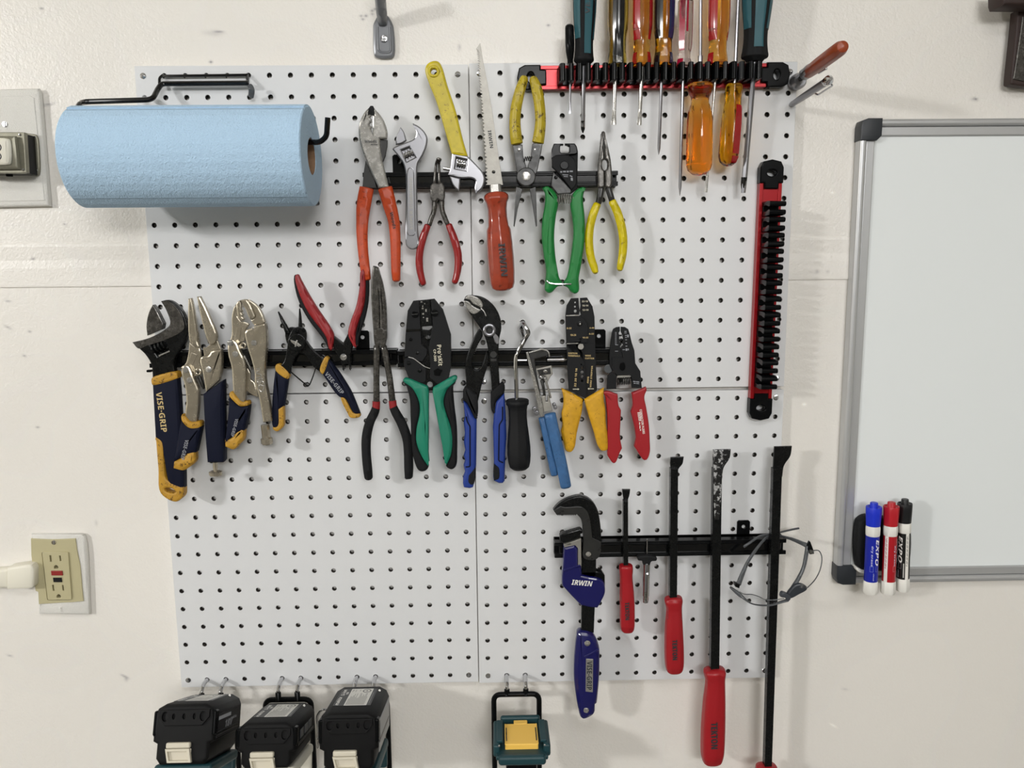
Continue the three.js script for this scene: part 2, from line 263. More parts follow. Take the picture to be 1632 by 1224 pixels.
  const s = new THREE.Shape([new V2(0, yT), new V2(0.0008, yT - 0.0006), new V2(0.0012, yT - 0.004), new V2(0.0008, yM + 0.004), new V2(0.0013, yM), new V2(0.002, yM - 0.006), new V2(0.0022, yB + 0.002), new V2(0.0020, yB), new V2(-0.001, yB), new V2(-0.001, yT)]);
  const g = new THREE.ExtrudeGeometry(s, { depth: X1 - X0, bevelEnabled: false }); g.rotateY(Math.PI / 2); g.scale(1, 1, -1); g.translate(X0, 0, 0);
  { const q = g.attributes.position; for (let i = 0; i < q.count; i += 3) { const t = [q.getX(i + 1), q.getY(i + 1), q.getZ(i + 1)]; q.setXYZ(i + 1, q.getX(i + 2), q.getY(i + 2), q.getZ(i + 2)); q.setXYZ(i + 2, ...t); } }
  g.computeVertexNormals(); struct(mesh('trim_1', plan(g), M.wall));
}
for (const L of LAMPS) {
  const y = CEIL - (L.tip ? 0.19 : 0.03), t = TW('ceiling_light', L.label, 'light', new V3(L.x, CEIL, L.z)); use('P');
  const head = (g) => { g.rotateX(L.tip * Math.PI / 180); g.translate(L.x, y, L.z); return g; };
  p('housing', head(box(0, 0.004, 0, L.w + 0.04, 0.045, L.d + 0.04, 0.006)), M.white);
  p('diffuser', head(box(0, -0.02, 0, L.w, 0.006, L.d, 0.002)), mat(0xffffff, 0.5, 0, { emissive: 0xf8faff, emissiveIntensity: 5 }));
  if (L.tip) for (const s of [-1, 1]) p('bracket', rod(new V3(L.x + s * L.w * 0.35, CEIL, L.z), new V3(L.x + s * L.w * 0.35, y, L.z), 0.008), M.alu);
  const r = new THREE.RectAreaLight(0xfdfcfa, L.power, L.w, L.d); r.name = 'light'; r.rotation.x = -Math.PI / 2 + L.tip * Math.PI / 180;
  const off = new V3(0, -0.026, 0).applyAxisAngle(new V3(1, 0, 0), L.tip * Math.PI / 180); r.position.set(off.x, y - CEIL + off.y, off.z); t.add(r);
}
// ---------------------------------------------------------------- pegboard
function phillips(x, y, z, r, parent, m = M.screw) {
  const c = new V3(x, y, z), s = p('screw', dome(c, r, r * 0.55, 14), m, parent);
  p('cross_recess', [box(x, y, z + r * 0.5, r * 0.95, r * 0.2, r * 0.14, 0.0001, 1), box(x, y, z + r * 0.5, r * 0.2, r * 0.95, r * 0.14, 0.0001, 1)], M.recess, parent ? undefined : s);
  return s;
}
const P25 = 0.0254, OFF = [[0, 0], [0.00096, 0.00126], [0, 0.00266], [0.00103, 0.00104]];
const hole = (i, j) => { const k = (i > 15 ? 1 : 0) + (j > 15 ? 2 : 0); return new V3(BX + i * P25 + OFF[k][0], BY - j * P25 + OFF[k][1], BZ); };
const QUAD = ['upper white pegboard panel carrying the blue towel roll', 'upper white pegboard panel behind the screwdriver rack', 'lower white pegboard panel with battery hooks along its bottom edge', 'lower white pegboard panel behind the pry bars'];
for (let k = 0; k < 4; k++) {
  const i0 = k % 2 * 16, j0 = (k >> 1) * 16, a = hole(i0, j0), b = hole(i0 + 15, j0 + 15);
  const mL = k % 2 ? 0.0122 : 0.0097, mR = k % 2 ? 0.0100 : 0.0130, mT = k > 1 ? 0.0105 : 0.0116, mB = k > 1 ? 0.0105 : 0.0107;
  const xL = a.x - mL, xR = b.x + mR, yT = a.y + mT, yB = b.y - mB;
  TW('pegboard_panel', QUAD[k], 'pegboard', new V3((xL + xR) / 2, yB, 0.001), 'four pegboard panels on the wall'); use('P');
  const s = new THREE.Shape([new V2(xL, yB), new V2(xR, yB), new V2(xR, yT), new V2(xL, yT)]);
  for (let i = 0; i < 16; i++) for (let j = 0; j < 16; j++) {
    if ((i === 0 || i === 15) && (j === 0 || j === 15)) continue;
    const h = hole(i0 + i, j0 + j), c = new THREE.Path(); c.absarc(h.x, h.y, 0.0031, 0, Math.PI * 2, true); s.holes.push(c);
  }
  const sheet = (depth, bevel, z) => { const g = new THREE.ExtrudeGeometry(s, { depth: depth - 2 * bevel, bevelEnabled: bevel > 0, bevelThickness: bevel, bevelSize: bevel, bevelOffset: -bevel, bevelSegments: 2, curveSegments: 9 }); g.translate(0, 0, z + bevel); return plan(g); };
  p('face_sheet', sheet(0.0012, 0.0004, BZ - 0.0012), M.board);
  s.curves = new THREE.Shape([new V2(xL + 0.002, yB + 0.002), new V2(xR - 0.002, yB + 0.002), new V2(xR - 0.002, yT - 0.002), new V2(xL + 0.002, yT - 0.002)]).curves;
  lab(p('hole_shade_layer', sheet(0.0062, 0, BZ - 0.0075), M.holeShade), 'dark layer added behind the white face to shade the peg holes');  // dark sheet added so the holes look shaded inside
  const w = 0.0015, zc = (BZ - 0.0012) / 2, dz = BZ - 0.0016;
  p('edge_flange', [box((xL + xR) / 2, yT - w / 2 - 0.0003, zc, xR - xL - 0.001, w, dz, 0.0002, 1), box((xL + xR) / 2, yB + w / 2 + 0.0003, zc, xR - xL - 0.001, w, dz, 0.0002, 1), box(xL + w / 2 + 0.0003, (yT + yB) / 2, zc, w, yT - yB - 0.001, dz, 0.0002, 1), box(xR - w / 2 - 0.0003, (yT + yB) / 2, zc, w, yT - yB - 0.001, dz, 0.0002, 1)], M.board);
  for (const [i, j] of [[0, 0], [15, 0], [0, 15], [15, 15]]) {
    const h = hole(i0 + i, j0 + j), sc = p('screw', dome(new V3(h.x, h.y, BZ), 0.0036, 0.0022, 16), M.screw);
    p('cross_recess', [box(h.x, h.y, BZ + 0.0019, 0.0032, 0.0007, 0.0009, 0.0001, 1), box(h.x, h.y, BZ + 0.0019, 0.0007, 0.0032, 0.0009, 0.0001, 1)], M.recess, sc);
  }
}
// ---------------------------------------------------------------- things fixed to the wall
function pipe(a, b, R, r, seg = 48) {                // hollow cylinder
  const ax = b.clone().sub(a).normalize(); const e1 = new V3(0, 0, 1), e2 = new V3().crossVectors(ax, e1);
  const rg = (c, q) => { const o = []; for (let j = 0; j < seg; j++) { const t = j / seg * Math.PI * 2; o.push(c.clone().addScaledVector(e1, q * Math.cos(t)).addScaledVector(e2, q * Math.sin(t))); } return o; };
  const e = ax.clone().multiplyScalar(0.0012);
  return rings([rg(a, r), rg(a, R - 0.0012), rg(a.clone().add(e), R), rg(b.clone().sub(e), R), rg(b, R - 0.0012), rg(b, r), rg(a, r)], false, false, 0.7);
}
{ // towel roll and its wire holder
  use('P');
  const zc = 0.102, R = 0.0545, xR = at(497, 251, zc).x, xL = at(85, 251, zc + R).x + 0.002, yc = at(497, 251, zc).y + 0.001;
  const a = new V3(xL, yc, zc), b = new V3(xR, yc, zc);
  TW('towel_roll', 'thick roll of light blue paper shop towels on a wire holder', 'towel roll', new V3((xL + xR) / 2, yc - R, zc)); use('P');
  p('paper_layers', pipe(a, b, R, 0.0205, 240), M.towel);
  p('loose_sheet', turn(a.clone().add(new V3(0.001, 0, 0)), b.clone().add(new V3(-0.001, 0, 0)), [[0, R], [0.5, R], [1, R]], { arc: [-3.4, -64 * Math.PI / 180], grow: 0.0013 }), M.towel);
  lab(p('cardboard_core', pipe(a.clone().add(new V3(0.0005, 0, 0)), b.clone().add(new V3(-0.0005, 0, 0)), 0.0207, 0.0192, 40), M.card), 'brown cardboard tube');
  TW('towel_holder', 'black bent wire towel roll holder hooked into the pegboard', 'towel holder', at(330, 130, 0.02)); use('A');
  const h = (x, y, z = BZ) => A([x, y], z), r = 0.0031;
  const core = yc + 0.0155;
  p('arm', wire([h(1385, 463, 0.024), h(900, 467, 0.024), h(878, 500, 0.030), h(850, 556, 0.044), h(460, 568, 0.056), h(436, 590, 0.075), new V3(xL - 0.014, core, zc), new V3(xR + 0.010, core, zc), new V3(xR + 0.018, core + 0.006, zc + 0.002), new V3(xR + 0.0205, core + 0.026, zc + 0.004)], r, 0.008, 12), M.blackGloss);
  p('backing_wire', wire([h(912, 424, 0.0135), h(905, 424, 0.016), h(912, 424, 0.017), h(1378, 418, 0.017), h(1381, 420, 0.0135)], 0.0017, 0.003, 8), M.blackGloss);
  p('clip_wire', wire([h(890, 490, 0.02), h(888, 435, 0.018), h(908, 418, 0.016), h(912, 424, 0.0135)], 0.0016, 0.004, 8), M.blackGloss);
  p('clip_wire', wire([h(1381, 420, 0.0135), h(1380, 424, 0.017), h(1380, 470, 0.026)], 0.002, 0.004, 8), M.blackGloss);
  p('hook_tab', limb([[1390, 470, 26, 4, 0.028], [1402, 500, 34, 4, 0.03], [1398, 545, 34, 4, 0.022]], 0.026, 4, { cap: [0.8, 0.8] }), M.smoke);
  p('hook_tab', limb([[805, 540, 26, 4, 0.02], [808, 556, 28, 4, 0.03]], 0.026, 4), M.blackGloss);
}
{ // weatherproof box at the edge of the wall
  T('outlet_box', 'white surface box with a steel flip-up outlet cover', 'outlet box', 'T', [-20, 1160], 0);
  const wp = [[-260, 125, 1], [335, 112, 1], [352, 150, 1], [436, 1160, 1], [-260, 1175, 1]];
  p('box_plate', sp(wp, 0, 0.009, 0.0035), M.paintWhite);
  p('face_panel', pl([[-260, 190], [265, 180], [300, 200], [395, 1110], [-260, 1125]], 0.008, 0.0098, 0.0008), M.paintWhite);
  const s = p('screw', rivet(45, 435, 26, 0.0098, 0.0014), M.screw); p('slot', box(A([45, 435], 0.0111).x, A([45, 435], 0.0111).y, 0.0110, 0.0008, 0.006, 0.0008, 0.0001, 1).rotateZ(0), M.recess, s);
  p('base_flange', sp([[-260, 525, 1], [300, 520, 0], [322, 535, 0], [342, 700, 0], [342, 870, 0], [325, 892, 0], [280, 880, 1], [-260, 880, 1]], 0.0098, 0.014, 0.0008), M.brass);
  p('gasket', pl([[-260, 530], [225, 520], [250, 870], [-260, 870]], 0.0098, 0.034, 0.0006), M.black);
  p('front_flange', pl([[-260, 505], [160, 503], [212, 505], [232, 862], [185, 868], [-260, 866]], 0.032, 0.040, 0.0008), M.brass);
  p('cover_lid', sp([[-260, 535, 1], [130, 535, 1], [165, 830, 1], [-260, 835, 1]], 0.039, 0.047, 0.004), M.brass);
  p('cover_boss', sp([[-260, 560, 1], [60, 560, 0], [74, 580, 0], [80, 770, 0], [66, 785, 0], [-260, 785, 1]], 0.045, 0.053, 0.003), M.cream);
  for (const [x, y] of [[178, 527], [205, 838]]) p('rivet', rivet(x, y, 12, 0.040, 0.001), M.chrome);
  for (const [x, y] of [[302, 547], [320, 842]]) p('rivet', rivet(x, y, 13, 0.014, 0.001), M.chrome);
  p('drip_plug', box(A([92, 885], 0.02).x, A([92, 885], 0.02).y, 0.022, 0.006, 0.004, 0.006), M.black);
  for (const y of [610, 690]) p('outlet_slot', wire([G(-6, y, 0.0532), G(8, y + 20, 0.0532), G(8, y + 40, 0.0532), G(-6, y + 58, 0.0532)], 0.0006, 0.002, 6), M.ink);
}
{ // ground-fault outlet and surface raceway
  T('wall_outlet', 'ivory outlet with red and black buttons in a paint-smeared plate', 'outlet', 'S', [660, 1085], 0);
  const rim = (z, k = 0) => loop([[455 - k, 430, 1], [459 - k, 417 - k, 0], [472, 413 - k, 1], [715, 411 - k, 1], [731 + k, 415 - k, 0], [736 + k, 430, 1], [772 + k, 905, 1], [769 + k, 922 + k, 0], [756, 926 + k, 1], [535, 928 + k, 1], [518 - k, 924 + k, 0], [512 - k, 910, 1]], z);
  const slots = []; for (const [x, y, w, h] of [[545, 480, 18, 70], [650, 478, 16, 60], [574, 798, 18, 66], [680, 797, 16, 62]]) slots.push(polyV([[x - w / 2 - 4, y - h / 2], [x + w / 2 - 4, y - h / 2], [x + w / 2 + 4, y + h / 2], [x - w / 2 + 4, y + h / 2]], 0.0118));
  for (const [x, y] of [[605, 572], [633, 888]]) slots.push(loop([[x - 21, y + 18, 1], [x - 22, y - 4, 0], [x, y - 22, 0], [x + 22, y - 4, 0], [x + 21, y + 18, 1]], 0.0118));
  p('plate', slab(loop([[330, 214, 1], [880, 212, 1], [912, 240, 0], [970, 1090, 1], [414, 1086, 1], [400, 860, 1], [332, 260, 1]], 0.0075), 0, 0.0075, 0.003, [rim(0.0075, -14)]), M.paintWhite);
  p('plate_face', pl([[333, 262], [560, 272], [815, 262], [835, 400], [868, 560], [885, 760], [902, 940], [780, 952], [640, 958], [420, 972], [412, 840], [384, 828], [352, 560], [338, 440]], 0.006, 0.0092, 0.0005, [rim(0.0092, 3)]), M.ivory);
  const f = p('receptacle', slab(rim(0.0118), 0.0006, 0.0112, 0.0004, slots), M.ivory);
  lab(p('reset_button', pl([[550, 613], [672, 613], [678, 662], [556, 662]], 0.0105, 0.0126, 0.0005), mat(0x8c2420, 0.5), f), 'dull red button');
  lab(p('test_button', pl([[572, 688], [664, 688], [670, 735], [578, 735]], 0.0105, 0.0126, 0.0005), M.blackMatte, f), 'black button');
  for (const [x, y, m] of [[583, 303, M.nickel], [655, 1030, M.paintWhite]]) { const z = 0.0076 + (m === M.nickel ? 0.0016 : 0); const s = p('screw', rivet(x, y, 26, z, 0.0014), m); p('slot', pl([[x - 4, y - 20], [x + 4, y - 20], [x + 4, y + 20], [x - 4, y + 20]], z + 0.0008, z + 0.0016, 0), m === M.nickel ? M.recess : m, s); }
  T('cable_raceway', 'cream plastic cable raceway running into the ivory outlet', 'raceway', 'S', [60, 800], 0);
  p('channel', pl([[-900, 640], [90, 600], [90, 800], [-900, 830]], 0, 0.017, 0.003), M.cream);
  p('end_fitting', sp([[70, 585, 1], [300, 548, 1], [338, 556, 0], [360, 595, 1], [360, 770, 1], [345, 798, 0], [310, 808, 1], [70, 815, 1]], 0, 0.022, 0.003), M.cream);
}
{ // flattened end of a grey brace screwed to the wall
  T('brace_tube', 'glossy grey metal brace tube with flattened end screwed to the wall', 'brace', 'Y', [570, 1020], 0);
  p('flattened_end', sp([[465, 270, 0], [420, 340, 0], [384, 420, 0], [380, 500, 0], [398, 960, 0], [440, 1015, 0], [720, 1015, 0], [762, 960, 0], [745, 480, 0], [720, 400, 0], [640, 270, 0], [555, 240, 0]], 0, 0.0065, 0.0028), M.greyPaint);
  p('rim_fold', wire([G(465, 480, 0.006), G(475, 880, 0.006), G(520, 930, 0.006), G(660, 935, 0.006), G(700, 900, 0.006), G(680, 480, 0.006)], 0.0016, 0.006, 8), M.greyPaint);
  p('tube', limb([[560, 470, 130, 3, 0.006], [550, 380, 168, 8, 0.010], [535, 200, 190, 13, 0.022], [515, 0, 190, 15, 0.037], [480, -400, 188, 15, 0.067]], 0.02, 14, { cap: [0.5, 0.3] }), M.greyPaint);
  const s = p('screw', rivet(578, 690, 66, 0.0065, 0.0035), M.chrome); p('cross_recess', [pl([[540, 680], [615, 680], [615, 700], [540, 700]], 0.0085, 0.0101, 0), pl([[568, 652], [588, 652], [588, 728], [568, 728]], 0.0085, 0.0101, 0)], M.recess, s);
}
{ // whiteboard
  const z1 = 0.018, c0 = at(1368.6, 189.2, z1), c1 = at(1337.8, 931.4, z1), xL = (c0.x + c1.x) / 2, yT = c0.y, yB = c1.y, Wd = 0.915, xR = xL + Wd, fw = 0.0205;
  TW('whiteboard', 'magnetic whiteboard in a silver frame with black corners', 'whiteboard', new V3((xL + xR) / 2, yB, 0)); use('P');
  p('writing_surface', box((xL + xR) / 2, (yT + yB) / 2, 0.006, Wd - 0.02, yT - yB - 0.02, 0.009, 0.0005), M.wbSurface);
  const rail = (horizontal, s) => { // s: side
    const len = (horizontal ? Wd : yT - yB) - 0.02, mid = horizontal ? (xL + xR) / 2 : (yT + yB) / 2, e = horizontal ? (s > 0 ? yT : yB) : (s > 0 ? xR : xL), l = [];
    for (const [o, w, d, r] of [[0.0044, 0.0088, 0.0175, 0.0038], [0.0145, 0.0108, 0.0135, 0.0012], [0.0198, 0.0014, 0.0120, 0.0004]]) l.push(horizontal ? box(mid, e - s * o, d / 2 + 0.0003, len, w, d, r, 4) : box(e - s * o, mid, d / 2 + 0.0003, w, len, d, r, 4));
    return l;
  };
  for (const [h, s] of [[false, -1], [false, 1], [true, 1], [true, -1]]) p('frame_rail', rail(h, s), M.alu);
  for (const [x, y] of [[xL, yT], [xR, yT], [xL, yB], [xR, yB]]) { const sx = x === xL ? 1 : -1, sy = y === yT ? -1 : 1, q = 0.026;
    const o = [[-0.0006, -0.0006 + 0.009], [0.0012, 0.002], [0.0084, -0.0006], [q, -0.0006], [q, 0.0205], [0.0205, q], [-0.0006, q]].map(([u, v]) => new V2(x + sx * u, y + sy * v)); if (sx * sy < 0) o.reverse();
    if (THREE.ShapeUtils.area(o) < 0) o.reverse();
    p('corner_cap', slab(o, 0.0002, 0.0192, 0.0014, [], 3), M.capBlack); }
  // holder and markers
  T('marker_holder', 'black magnetic holder behind the dry erase markers', 'marker holder', 'U', [590, 900], 0.0108);
  p('holder_body', sp([[318, 420, 0], [350, 375, 0], [420, 345, 0], [830, 430, 0], [856, 480, 0], [836, 860, 0], [810, 890, 0], [400, 905, 0], [330, 880, 0], [305, 820, 0]], 0.0108, 0.028, 0.003), M.blackMatte);
  p('pale_lip', sp([[300, 870, 0], [330, 880, 0], [400, 905, 0], [390, 925, 0], [330, 925, 0], [290, 890, 0]], 0.011, 0.027, 0.002), M.white);
  const wrap = (kind) => { const c = document.createElement('canvas'); c.width = 512; c.height = 512; const g = c.getContext('2d');
    const bg = { blue: '#0b1f9c', red: '#a8121f', black: '#121212' }[kind]; g.fillStyle = bg; g.fillRect(0, 0, 512, 512);
    const vert = (s, u, v, px, f = 'bold italic', col = '#f4f2ee', st = 1) => { g.save(); g.translate(u * 512, v * 512); g.rotate(Math.PI / 2); g.scale(1, st); g.font = `${f} ${px}px sans-serif`; g.fillStyle = col; g.textAlign = 'center'; g.textBaseline = 'middle'; g.fillText(s, 0, 0); g.restore(); };
    const e = { blue: 0.57, red: 0.68, black: 0.34 }[kind], d = { blue: 0.44, red: 0.565, black: 0.25 }[kind];
    vert('EXPO', e, 0.33, 118, 'bold italic', '#f4f2ee', 0.62); vert('dry erase', d, 0.42, 52, 'bold', '#c9cbe0', 0.6);
    g.strokeStyle = 'rgba(230,230,240,0.6)'; g.lineWidth = 3; g.strokeRect((d - 0.04) * 512, 330, 40, 60); g.strokeRect((e - 0.03) * 512, 330, 34, 60); vert('chisel', d + 0.05, 0.88, 30, 'bold', '#c9cbe0', 0.6);
    const s = { blue: 0.9, red: 0.35, black: 0.52 }[kind]; g.fillStyle = '#ece9e2'; g.fillRect((s - 0.045) * 512, 0, 0.09 * 512, 512); for (let k = 0; k < 2; k++) for (let q = 0; q < 38; q++) { g.fillStyle = bg; if ((q * 7 + k * 3) % 5) g.fillRect((s - 0.02 + k * 0.022) * 512, 20 + q * 9, 6, 7); }
    g.fillStyle = '#e9e6df'; g.fillRect((e + 0.085) * 512, 330, 10, 160);
    const t = new THREE.CanvasTexture(c); t.colorSpace = THREE.SRGBColorSpace; return t; };
  const sleeve = (a, b, r, m) => { const ax = b.clone().sub(a), L = ax.length(); ax.normalize(); const e1 = new V3(0, 0, 1).addScaledVector(ax, -ax.z).normalize(), e2 = new V3().crossVectors(ax, e1), pos = [], uv = [], nr = [], idx = [], N = 40;
    for (let i = 0; i < 2; i++) for (let j = 0; j <= N; j++) { const t = (j / N - 0.5) * Math.PI * 2, n = e1.clone().multiplyScalar(Math.cos(t)).addScaledVector(e2, Math.sin(t)), q = a.clone().addScaledVector(ax, i * L).addScaledVector(n, r); pos.push(q.x, q.y, q.z); nr.push(n.x, n.y, n.z); uv.push(1 - j / N, 1 - i); }
    for (let j = 0; j < N; j++) idx.push(j, j + 1, j + N + 1, j + 1, j + N + 2, j + N + 1);
    const g = new THREE.BufferGeometry(); g.setAttribute('position', new THREE.Float32BufferAttribute(pos, 3)); g.setAttribute('normal', new THREE.Float32BufferAttribute(nr, 3)); g.setAttribute('uv', new THREE.Float32BufferAttribute(uv, 2)); g.setIndex(idx); return g; };
  for (const [kind, col, x0, y0, x1, y1, s, z] of [['blue', 0x1630c8, 471, 198, 430, 1128, 1, 0.041], ['red', 0xb61a26, 651, 193, 612, 1128, 1, 0.041], ['black', 0x101114, 789, 163, 762, 1100, 0.93, 0.036]]) {
    T('dry_erase_marker', `${kind} dry erase marker standing in the black holder on the whiteboard`, 'marker', 'U', [x1, y1], z, 'dry erase markers in the holder');
    const a = G(x0, y0, z), b = G(x1, y1, z), m = mpp([x0, 600], z) * s, cm = mat(col, 0.4);
    p('barrel', turn(a, b, [[0.245, 58 * m], [0.25, 66 * m], [0.275, 70 * m], [0.35, 69 * m], [0.356, 65 * m], [0.86, 66 * m], [0.866, 70 * m], [0.985, 73 * m], [1, 66 * m]], { seg: 36 }), M.white);
    p('cap', turn(a, b, [[0, 34 * m], [0.006, 38 * m], [0.055, 40 * m], [0.06, 58 * m], [0.052, 64 * m], [0.045, 74 * m], [0.055, 77 * m], [0.12, 75 * m], [0.25, 68 * m], [0.25, 50 * m]], { seg: 36 }), cm);
    p('printed_sleeve', sleeve(a.clone().lerp(b, 0.358), a.clone().lerp(b, 0.858), 66.8 * m), mat(0xffffff, 0.35, 0, { map: wrap(kind) }));
  }
}
{ // dark tool hanging over the whiteboard
  T('wall_tool', 'dark brown and blackened steel tool hanging above the whiteboard', 'tool', 'X', [620, 1190], 0.01);
  p('blade_frame', sp([[545, 140, 1], [505, 560, 0], [447, 1130, 0], [452, 1165, 0], [520, 1185, 0], [640, 1200, 1], [1200, 1210, 1], [1200, 140, 1]], 0.006, 0.022, 0.002), M.brown);
  p('steel_panel', pl([[610, 230], [580, 460], [520, 860], [480, 1100], [640, 1135], [1200, 1140], [1200, 230]], 0.016, 0.0235, 0.0008), M.darkSteel);
  p('wooden_head', pl([[328, -220], [328, 0], [350, 66], [640, 70], [1200, 66], [1200, -220]], 0.02, 0.05, 0.003), M.brown);
}
// ---------------------------------------------------------------- magnetic bars
function magnetBar(label, x0, x1, yT, yB, tabs) {
  const zf = 0.036, a = at(x0, (yT + yB) / 2, zf), b = at(x1, (yT + yB) / 2, zf), xm = (x0 + x1) / 2, t = at(xm, yT, zf).y, u = at(xm, yB, zf).y, L = b.x - a.x, cx = (a.x + b.x) / 2, h = t - u;
  TW('magnetic_tool_bar', label, 'tool bar', new V3(cx, u, BZ)); use('P');
  p('channel', [box(cx, (t + u) / 2, 0.0185, L, h, 0.013, 0.0008), box(cx, t - 0.0016, 0.025, L, 0.0032, 0.022, 0.0007), box(cx, u + 0.0016, 0.025, L, 0.0032, 0.022, 0.0007), box(cx, t - 0.004, 0.0345, L, 0.0025, 0.003, 0.0006), box(cx, u + 0.004, 0.0345, L, 0.0025, 0.003, 0.0006)], M.black);
  p('magnet_strip', box(cx, (t + u) / 2, 0.029, L - 0.012, h - 0.0075, 0.010, 0.0012), M.blackGloss);
  for (const [x, y0, w, hy] of tabs) { const q = at(x, y0, 0.016), w2 = 0.017, hole = []; const yb = t - 0.004, yt = q.y; for (let i = 0; i < 14; i++) { const an = -i / 14 * Math.PI * 2; hole.push(new V2(q.x + 0.0026 * Math.cos(an), yt - 0.0085 + 0.0026 * Math.sin(an))); }
    const o = [[-w2 / 2, yb], [w2 / 2, yb], [w2 / 2, yt - 0.002], [w2 / 2 - 0.002, yt], [-w2 / 2 + 0.002, yt], [-w2 / 2, yt - 0.002]].map(([dx, y]) => new V2(q.x + dx, y));
    p('mounting_tab', slab(o, BZ + 0.0003, BZ + 0.0028, 0.0004, [hole]), M.black);
  }
}
magnetBar('black magnetic bar holding the orange-handled crimper and yellow wrench', 578, 985, 273.5, 297.5, [[636, 246]]);
magnetBar('black magnetic bar holding the locking pliers and snap ring pliers', 237, 631.5, 559.5, 584, [[577, 527]]);
magnetBar('black magnetic bar holding the ratchet crimper and wire strippers', 633.5, 990, 558, 583.5, [[955, 525]]);
magnetBar('black magnetic bar holding the blue pipe wrench and pry bars', 884, 1253, 862, 886.5, [[1186, 830]]);
// ---------------------------------------------------------------- red clip racks
function rack(label, c, L, ang, clips) {
  TW('screwdriver_rack', label, 'tool rack', c); cur.rotation.z = ang; base = new V3(); const g = cur, H = 0.0278;
  const put = (n, geo, m, parent) => { const o = mesh(n, Array.isArray(geo) ? join(geo) : geo, m); (parent || g).add(o); return o; };
  put('rail', [box(0, 0, 0.005, L - 0.056, H, 0.0096, 0.0012), box(0, H / 2 - 0.0022, 0.0098, L - 0.057, 0.0044, 0.0034, 0.0006), box(0, -H / 2 + 0.0022, 0.0098, L - 0.057, 0.0044, 0.0034, 0.0006)], M.redAnod);
  for (const s of [-1, 1]) {
    const q = [[0.0, -0.0146], [-0.019, -0.0146], [-0.026, -0.011], [-0.0285, 0], [-0.026, 0.011], [-0.019, 0.0146], [0.0, 0.0146], [0.0, 0.009], [0.007, 0.0085], [0.007, -0.0085], [0, -0.009]].map(([x, y]) => new V2((s < 0 ? x - L / 2 + 0.0285 : -x + L / 2 - 0.0285), y));
    if (THREE.ShapeUtils.area(q) < 0) q.reverse();
    const hl = []; for (let i = 0; i < 16; i++) { const t = i / 16 * Math.PI * 2; hl.push(new V2(s * (L / 2 - 0.0165) + 0.0040 * Math.cos(t), 0.0060 * Math.sin(t))); }
    put('end_cap', slab(q, 0.0002, 0.014, 0.0015, [hl]), M.black);
  }
  const w = 0.0198;
  for (const x of clips) {
    const finger = s => { const sh = new THREE.Shape(); sh.absellipse(0, 0, 0.0024, 0.0028, 0, Math.PI * 2); const cols = [];
      const o = []; for (const [dx, z] of [[0.0088, 0.010], [0.0090, 0.020], [0.0088, 0.031], [0.0082, 0.0385], [0.0064, 0.0412], [0.0036, 0.0412], [0.0020, 0.0388], [0.0019, 0.034], [0.0034, 0.028], [0.0036, 0.020], [0.0022, 0.014], [0.0003, 0.0125], [0.0003, 0.010]]) o.push(new V3(x + s * dx, 0, z));
      const c = o.map(v => new V2(v.x, v.z)); if (THREE.ShapeUtils.area(c) < 0) c.reverse();
      const e = new THREE.ExtrudeGeometry(new THREE.Shape(new THREE.SplineCurve([...c, c[0]]).getPoints(36).slice(0, -1)), { depth: w - 0.0016, bevelEnabled: true, bevelThickness: 0.0008, bevelSize: 0.0005, bevelOffset: -0.0005, bevelSegments: 2 });
      e.rotateX(Math.PI / 2); e.translate(0, w / 2 - 0.0008, 0); return fin(e, 0.7); };
    put('clip', [box(x, 0, 0.0125, 0.0176, w, 0.006, 0.0008), finger(-1), finger(1)], M.black);
  }
}
{
  const z = BZ, a = at(824, 124, z + 0.012), b = at(1259, 119, z + 0.012), L = a.distanceTo(b), c = a.clone().lerp(b, 0.5); c.z = z;
  const ang = Math.atan2(b.y - a.y, b.x - a.x);
  rack('red aluminium rack full of screwdrivers along the top edge', c, L, ang, Array.from({ length: 12 }, (_, i) => { const q = at(903.6 + i * 27.3, 120, z + 0.04); return (q.x - c.x) / Math.cos(ang); }));
  const d = at(1231, 254, z + 0.012), e = at(1211.5, 670, z + 0.012), c2 = d.clone().lerp(e, 0.5); c2.z = z;
  const ang2 = Math.atan2(e.y - d.y, e.x - d.x);
  rack('red aluminium rack with empty black clips mounted upright', c2, d.distanceTo(e), ang2, Array.from({ length: 12 }, (_, i) => { const q = at(1228, 332 + i * 25.15, z + 0.03); return (c2.y - q.y) / Math.cos(ang2 + Math.PI / 2); }));
}
// ---------------------------------------------------------------- tools on the upper bar
const Z = 0.037;
const coil = (a, b, r, turns, w, n = 9) => { const ax = b.clone().sub(a), L = ax.length(); ax.normalize(); const e1 = new V3(0, 0, 1), e2 = new V3().crossVectors(ax, e1), P = []; for (let i = 0; i <= turns * n; i++) { const t = i / n * Math.PI * 2; P.push(a.clone().addScaledVector(ax, L * i / (turns * n)).addScaledVector(e1, r * Math.cos(t)).addScaledVector(e2, r * Math.sin(t))); } return skin(P, P.map(() => w), 6); };
const knurl = (x0, y0, x1, y1, r, z, k, m, parent) => { // worm screw of an adjustable wrench
  const a = G(x0, y0, z), b = G(x1, y1, z), q = r * mpp([x0, y0], z), prof = []; for (let i = 0; i < k; i++) { const t = i / k, s = 1 / k; prof.push([t, q * 0.6], [t + s * 0.2, q], [t + s * 0.6, q], [t + s * 0.8, q * 0.6]); } prof.push([1, q * 0.6]);
  p('worm_screw', turn(a, b, prof, { seg: 20, crease: 0.4 }), m, parent);
};
